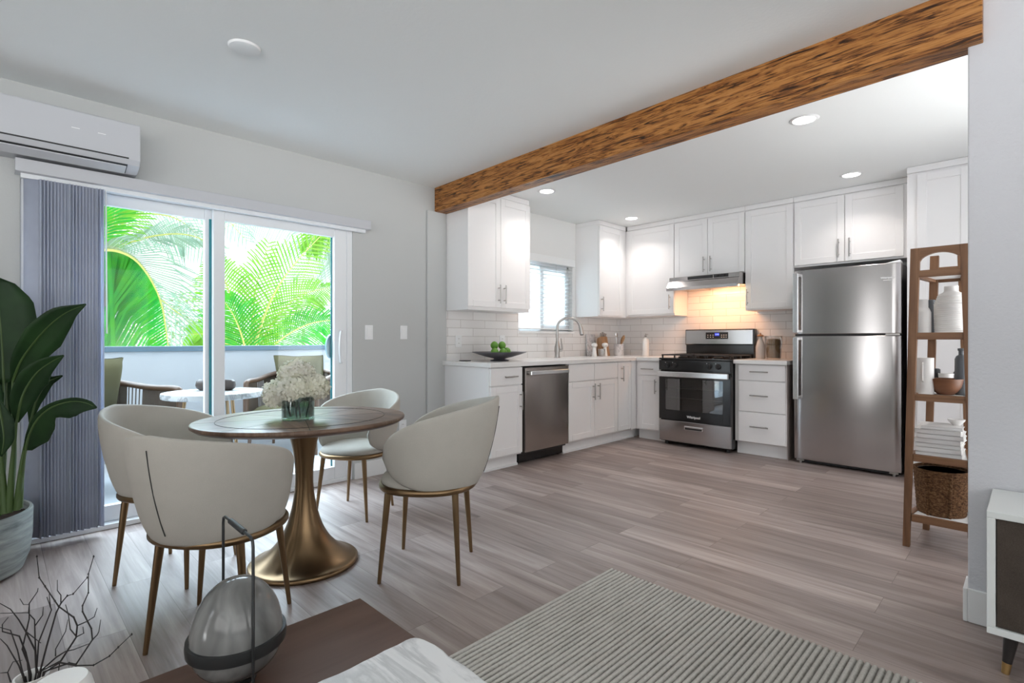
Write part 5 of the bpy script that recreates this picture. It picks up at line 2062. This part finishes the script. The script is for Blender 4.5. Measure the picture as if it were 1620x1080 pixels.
for x in (SX0 + .06, SX1 - .06):
    for y, ty in ((SYF + .06, -.012), (SYB - .06, .012)):
        s_ = -1 if x < .3 else 1
        b = MB()
        b.tube([(x + s_ * .012, y + ty, .035), (x, y, SZ0 + .002)], [.0125, .021], 16)
        lg = b.build('leg', M['leg_dark'], c)
        b = MB()
        b.tube([(x + s_ * .016, y + ty * 1.3, 0), (x + s_ * .012, y + ty, .036)], [.0105, .0128], 16)
        b.build('brass_tip', M['brass'], lg)


# ------------------------------------------------------------------ balcony furniture
def armchair(label, loc, rz, s_=1.0):
    c = thing('balcony_armchair', label, 'armchair', loc, rz, 'rope armchairs on the balcony', local=True)
    W, D, AH = .33, .32, .70
    # rounded U of the top rail: arm front -> back -> arm front
    path = [(-W, D, .40), (-W, D - .004, AH - .05), (-W, D - .04, AH), (-W, .05, AH + .005), (-W, -D + .12, AH + .03), (-W + .10, -D - .02, AH + .06), (0, -D - .04, AH + .07),
            (W - .10, -D - .02, AH + .06), (W, -D + .12, AH + .03), (W, .05, AH + .005), (W, D - .04, AH), (W, D - .004, AH - .05), (W, D, .40)]
    sp_ = spline(path, 72)
    MB().tube(sp_, .024, 10).build('top_rail', M['teak'], c)
    low = [(p.x * .94, p.y * .94, .34) for p in sp_[8:-8]]
    MB().tube(low, .018, 8).build('lower_rail', M['teak'], c)
    b = MB()
    top = spline(path, 260)[30:-30]
    n = len(top)
    for i in range(n):
        if (i // 14) % 4 == 3 and i % 3:
            continue
        p = top[i]
        b.cyl(p, (p.x * .94, p.y * .94, .34), .0045, n=5)
    k = b.build('rope_panel', M['cord'], c)
    k['kind'] = 'stuff'
    MB().box(-W + .03, W - .03, -D + .04, D - .01, .30, .335).build('seat_frame', M['teak'], c, smooth=False, bevel=.006)
    for sx_ in (-1, 1):
        for sy_ in (-1, 1):
            b = MB()
            b.tube([(sx_ * (W - .01), sy_ * (D - .02), 0), (sx_ * (W - .04), sy_ * (D - .05), .36)], [.014, .020], 10)
            b.build('leg', M['teak'], c)

    def cushion(nm, cx, cy, cz, lx, ly, lz, tilt=0.0):
        b = MB()
        N = 16
        for sgn in (1, -1):
            rows = []
            for i in range(N + 1):
                row = []
                for j in range(N + 1):
                    u, v = -1 + 2 * i / N, -1 + 2 * j / N
                    e = (1 - abs(u) ** 3.2) * (1 - abs(v) ** 3.2)
                    z = sgn * lz * (.06 + .94 * max(0, e) ** .5)
                    pin = 1 - .05 * (1 - abs(u)) * abs(v) ** 4
                    pv = 1 - .05 * (1 - abs(v)) * abs(u) ** 4
                    wr = .006 * sin(7 * u + 3 * v) * (1 - e)
                    q = Vector((u * lx * pv, v * ly * pin, z + wr))
                    q.rotate(Matrix.Rotation(tilt, 3, 'X'))
                    row.append(q + Vector((cx, cy, cz)))
                rows.append(row)
            b.grid(rows)
        return b.build(nm, M['olive'], c, ang=180)
    cushion('seat_cushion', 0, .03, .40, W - .03, D - .02, .085)
    cushion('back_cushion', 0, -D + .13, .70, W - .08, .25, .10, radians(76))
    c.scale = (s_, s_, s_)
    return c


armchair('olive-cushioned rope armchair at the left of the balcony, behind the blind edge', (-5.15, .62, -.06), radians(-58), 1.08)
armchair('olive-cushioned rope armchair at the right of the balcony, behind the flowers', (-5.60, 2.28, -.06), radians(-132), 1.06)
c = thing('balcony_table', 'round balcony table with grey-veined marble top', 'table', (-4.57, 1.24, -.06))
ox, oy = -4.57, 1.24
MB().lathe([(.001, .715), (.352, .715), (.36, .720), (.363, .740), (.36, .758), (.001, .760)], (ox, oy, -.06), 64).build('tabletop', M['marble_grey'], c)
for k in range(3):
    a = radians(20 + 120 * k)
    b = MB()
    b.tube([(ox + .30 * cos(a), oy + .30 * sin(a), -.06), (ox + .20 * cos(a), oy + .20 * sin(a), .655)], [.010, .013], 10)
    b.build('leg', M['bronze'], c)
c = thing('bowl', 'long dark brown oval bowl on the balcony table', 'bowl', (-4.66, 1.27, .701))
prof = [(.001, 0), (.80, 0), (.95, .015), (1.0, .04), (.96, .072), (.86, .084), (.80, .080), (.86, .05), (.78, .02), (.001, .015)]
MB().lathe([(r_ * .16, z) for r_, z in prof], (-4.66, 1.27, .701), 48, sx=1.0, sy=.45, rot=radians(45)).build('body', mat('dark_wood_bowl', (.035, .022, .018), .45), c)


# ------------------------------------------------------------------ palms and greenery beyond the balcony
def frond(tree, path, X, ln, wdt, m, both=(1, 1), n=46, sag=.35, swing=.9, seed=0, depth=.0, tgw=None, pmin=.45):
    """path: pixel points of the rib at distance X; ln: leaflet length (m); both: length factors left / right of the rib"""
    R = random.Random(seed)
    k = len(path)
    P = [onx(px, py, X + depth * i / (k - 1)) for i, (px, py) in enumerate(path)]
    sp_ = spline(P, n)
    L = sum((a - c_).length for a, c_ in zip(sp_, sp_[1:]))
    b = MB()
    for i in range(2, n + 1):
        t = i / n
        q = sp_[i]
        tg = (sp_[min(i + 1, n)] - sp_[i - 1]).normalized()
        vd = (q - _c).normalized()
        sd = tg.cross(vd).normalized()
        prof_ = min(1, pmin + 1.3 * t) * min(1, .25 + 1.6 * (1 - t))
        for s_, fac in ((-1, both[0]), (1, both[1])):
            if fac <= 0:
                continue
            l_ = ln * prof_ * fac * R.uniform(.85, 1.12)
            d = (sd * s_ * swing + tg * (1.15 - .5 * swing if tgw is None else tgw) + vd * R.uniform(-.35, .35)).normalized()
            g = Vector((0, 0, -1))
            p0 = q
            p1 = q + d * l_ * .5 + g * sag * l_ * .16
            p2 = q + d * l_ * .88 + g * sag * l_ * .62
            p3 = q + d * l_ * 1.0 + g * sag * l_ * .95
            fw = d.cross(vd).normalized()
            w_ = wdt * R.uniform(.8, 1.15)
            b.add([p0 - fw * w_ * .35, p0 + fw * w_ * .35, p1 + fw * w_ * .5, p1 - fw * w_ * .5, p2 + fw * w_ * .4, p2 - fw * w_ * .4, p3],
                  [(0, 1, 2, 3), (3, 2, 4, 5), (5, 4, 6)])
    f_ = b.build('frond', M[m], tree, ang=180)
    b = MB()
    b.tube(sp_, [.017 * (1 - i / n) * (L / 2.0) ** .5 + .004 for i in range(n + 1)], 6)
    b.build('frond_rib', M['gold_rib'], f_)
    return f_


def palm(label, px, py, X, height_to=-3.1):
    q = onx(px, py, X)
    t = thing('palm_tree', label, 'palm tree', (q.x, q.y, height_to), group='palm trees beyond the balcony')
    b = MB()
    pts = spline([(q.x - .4, q.y + .3, height_to), (q.x - .25, q.y + .15, (q.z + height_to) / 2), (q.x, q.y, q.z)], 14)
    b.tube(pts, [.17 - .006 * k for k in range(15)], 12)
    b.build('trunk', M['trunk'], t)
    return t


XA = -8.2
t = palm('palm with bright green drooping frond seen through the left door panel', 150, 400, XA)
frond(t, [(160, 388), (187, 394), (215, 410), (240, 443), (257, 490), (268, 565)], XA + .2, 1.0, .034, 'palm_green', (1.0, 0), 84, 1.3, .55, 1, tgw=.10, pmin=.8)
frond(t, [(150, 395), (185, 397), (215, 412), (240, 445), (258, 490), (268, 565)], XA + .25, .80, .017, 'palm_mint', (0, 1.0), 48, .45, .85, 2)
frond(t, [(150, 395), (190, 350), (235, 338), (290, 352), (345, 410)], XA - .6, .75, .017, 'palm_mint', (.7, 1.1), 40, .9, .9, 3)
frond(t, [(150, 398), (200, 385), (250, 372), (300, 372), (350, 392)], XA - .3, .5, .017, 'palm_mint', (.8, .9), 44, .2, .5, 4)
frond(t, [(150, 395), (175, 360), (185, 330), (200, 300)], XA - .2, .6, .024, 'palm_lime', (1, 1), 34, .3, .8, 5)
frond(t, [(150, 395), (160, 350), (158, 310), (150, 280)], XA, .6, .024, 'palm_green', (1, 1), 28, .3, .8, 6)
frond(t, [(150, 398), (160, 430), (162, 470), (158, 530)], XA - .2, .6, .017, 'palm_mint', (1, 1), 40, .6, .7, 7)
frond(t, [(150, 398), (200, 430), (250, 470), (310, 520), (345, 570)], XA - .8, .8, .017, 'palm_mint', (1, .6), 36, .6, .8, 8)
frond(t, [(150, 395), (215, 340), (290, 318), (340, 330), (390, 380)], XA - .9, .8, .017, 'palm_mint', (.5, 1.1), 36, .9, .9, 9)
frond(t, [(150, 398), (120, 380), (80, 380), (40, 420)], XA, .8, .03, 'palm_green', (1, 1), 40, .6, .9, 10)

XB = -8.6
t = palm('lime green palm rising from below the railing in the right door panel', 394, 590, XB)
frond(t, [(396, 585), (408, 530), (432, 468), (468, 415), (528, 352)], XB + .2, .72, .024, 'palm_lime', (1, 1), 44, .12, .85, 11)
frond(t, [(394, 588), (380, 520), (362, 460), (340, 410)], XB, .70, .024, 'palm_lime', (1, 1), 38, .3, .85, 12)
frond(t, [(394, 588), (398, 520), (405, 455), (425, 385)], XB - .3, .66, .024, 'palm_lime', (1, 1), 34, .2, .85, 13)
frond(t, [(396, 588), (440, 540), (490, 512), (540, 505)], XB - .1, .6, .024, 'palm_green', (1, 1), 46, .35, .8, 14)
frond(t, [(394, 588), (365, 550), (335, 530), (300, 528)], XB, .55, .024, 'palm_lime', (1, 1), 40, .4, .85, 15)
frond(t, [(396, 588), (425, 520), (470, 470), (520, 455)], XB - .4, .62, .024, 'palm_lime', (1, 1), 46, .3, .8, 16)
frond(t, [(394, 588), (385, 540), (370, 500), (350, 470)], XB + .3, .60, .024, 'palm_green', (1, 1), 30, .3, .8, 17)

XC = -10.5
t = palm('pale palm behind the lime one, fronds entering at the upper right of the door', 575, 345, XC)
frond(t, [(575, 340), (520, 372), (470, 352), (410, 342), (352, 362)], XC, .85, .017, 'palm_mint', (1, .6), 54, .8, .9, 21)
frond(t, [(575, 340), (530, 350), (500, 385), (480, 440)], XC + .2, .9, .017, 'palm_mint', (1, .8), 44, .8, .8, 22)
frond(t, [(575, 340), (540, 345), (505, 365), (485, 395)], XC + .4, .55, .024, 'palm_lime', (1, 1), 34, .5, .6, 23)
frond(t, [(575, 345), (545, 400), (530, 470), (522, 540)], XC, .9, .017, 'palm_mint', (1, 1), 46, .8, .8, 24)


def shrub(label, px, py, X, rad, n, seed, m='hedge'):
    R = random.Random(seed)
    q = onx(px, py, X)
    t = thing('shrub', label, 'shrub', (q.x, q.y, -3.1), group='far shrubs beyond the balcony')
    b = MB()
    for i in range(n):
        d = Vector((R.gauss(0, 1), R.gauss(0, 1), R.gauss(0, .8)))
        d = d.normalized() * R.uniform(.3, 1) ** .5
        p = q + Vector((d.x * rad, d.y * rad, d.z * rad * .75))
        a = Vector((R.uniform(-1, 1), R.uniform(-1, 1), R.uniform(-.6, .6))).normalized()
        e = a.orthogonal().normalized()
        s_ = R.uniform(.10, .2)
        b.add([p, p + a * s_ * .5 + e * s_ * .18, p + a * s_, p + a * s_ * .5 - e * s_ * .18], [(0, 1, 2, 3)])
    b.build('foliage', M[m], t, smooth=False)
    MB().cyl((q.x, q.y, -3.1), (q.x, q.y, q.z), .09, .05, 8).build('trunk', M['trunk'], t)


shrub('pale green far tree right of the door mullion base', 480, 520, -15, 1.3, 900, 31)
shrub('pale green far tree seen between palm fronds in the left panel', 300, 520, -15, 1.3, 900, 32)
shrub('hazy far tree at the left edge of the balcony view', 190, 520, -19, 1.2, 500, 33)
hq = onx(175, 540, -34)
c = thing('house', 'pale distant house with salmon roof beyond the railing at the left', 'house', (hq.x, hq.y, -3.1))
MB().box(hq.x - 4, hq.x + 2, hq.y - 3.2, hq.y + 2.4, -3.1, hq.z + .1).build('wall', mat('pale_house', (.72, .70, .68), .9), c, smooth=False)
b = MB()
b.hexa([(hq.x - 4.4, hq.y - 3.6, hq.z + .1), (hq.x + 2.4, hq.y - 3.6, hq.z + .1), (hq.x + 2.4, hq.y + 2.8, hq.z + .1), (hq.x - 4.4, hq.y + 2.8, hq.z + .1)],
       [(hq.x - 2.4, hq.y - 1.8, hq.z + 1.0), (hq.x + .4, hq.y - 1.8, hq.z + 1.0), (hq.x + .4, hq.y + 1.0, hq.z + 1.0), (hq.x - 2.4, hq.y + 1.0, hq.z + 1.0)])
b.build('roof', mat('salmon_roof', (.72, .50, .40), .9), c, smooth=False)
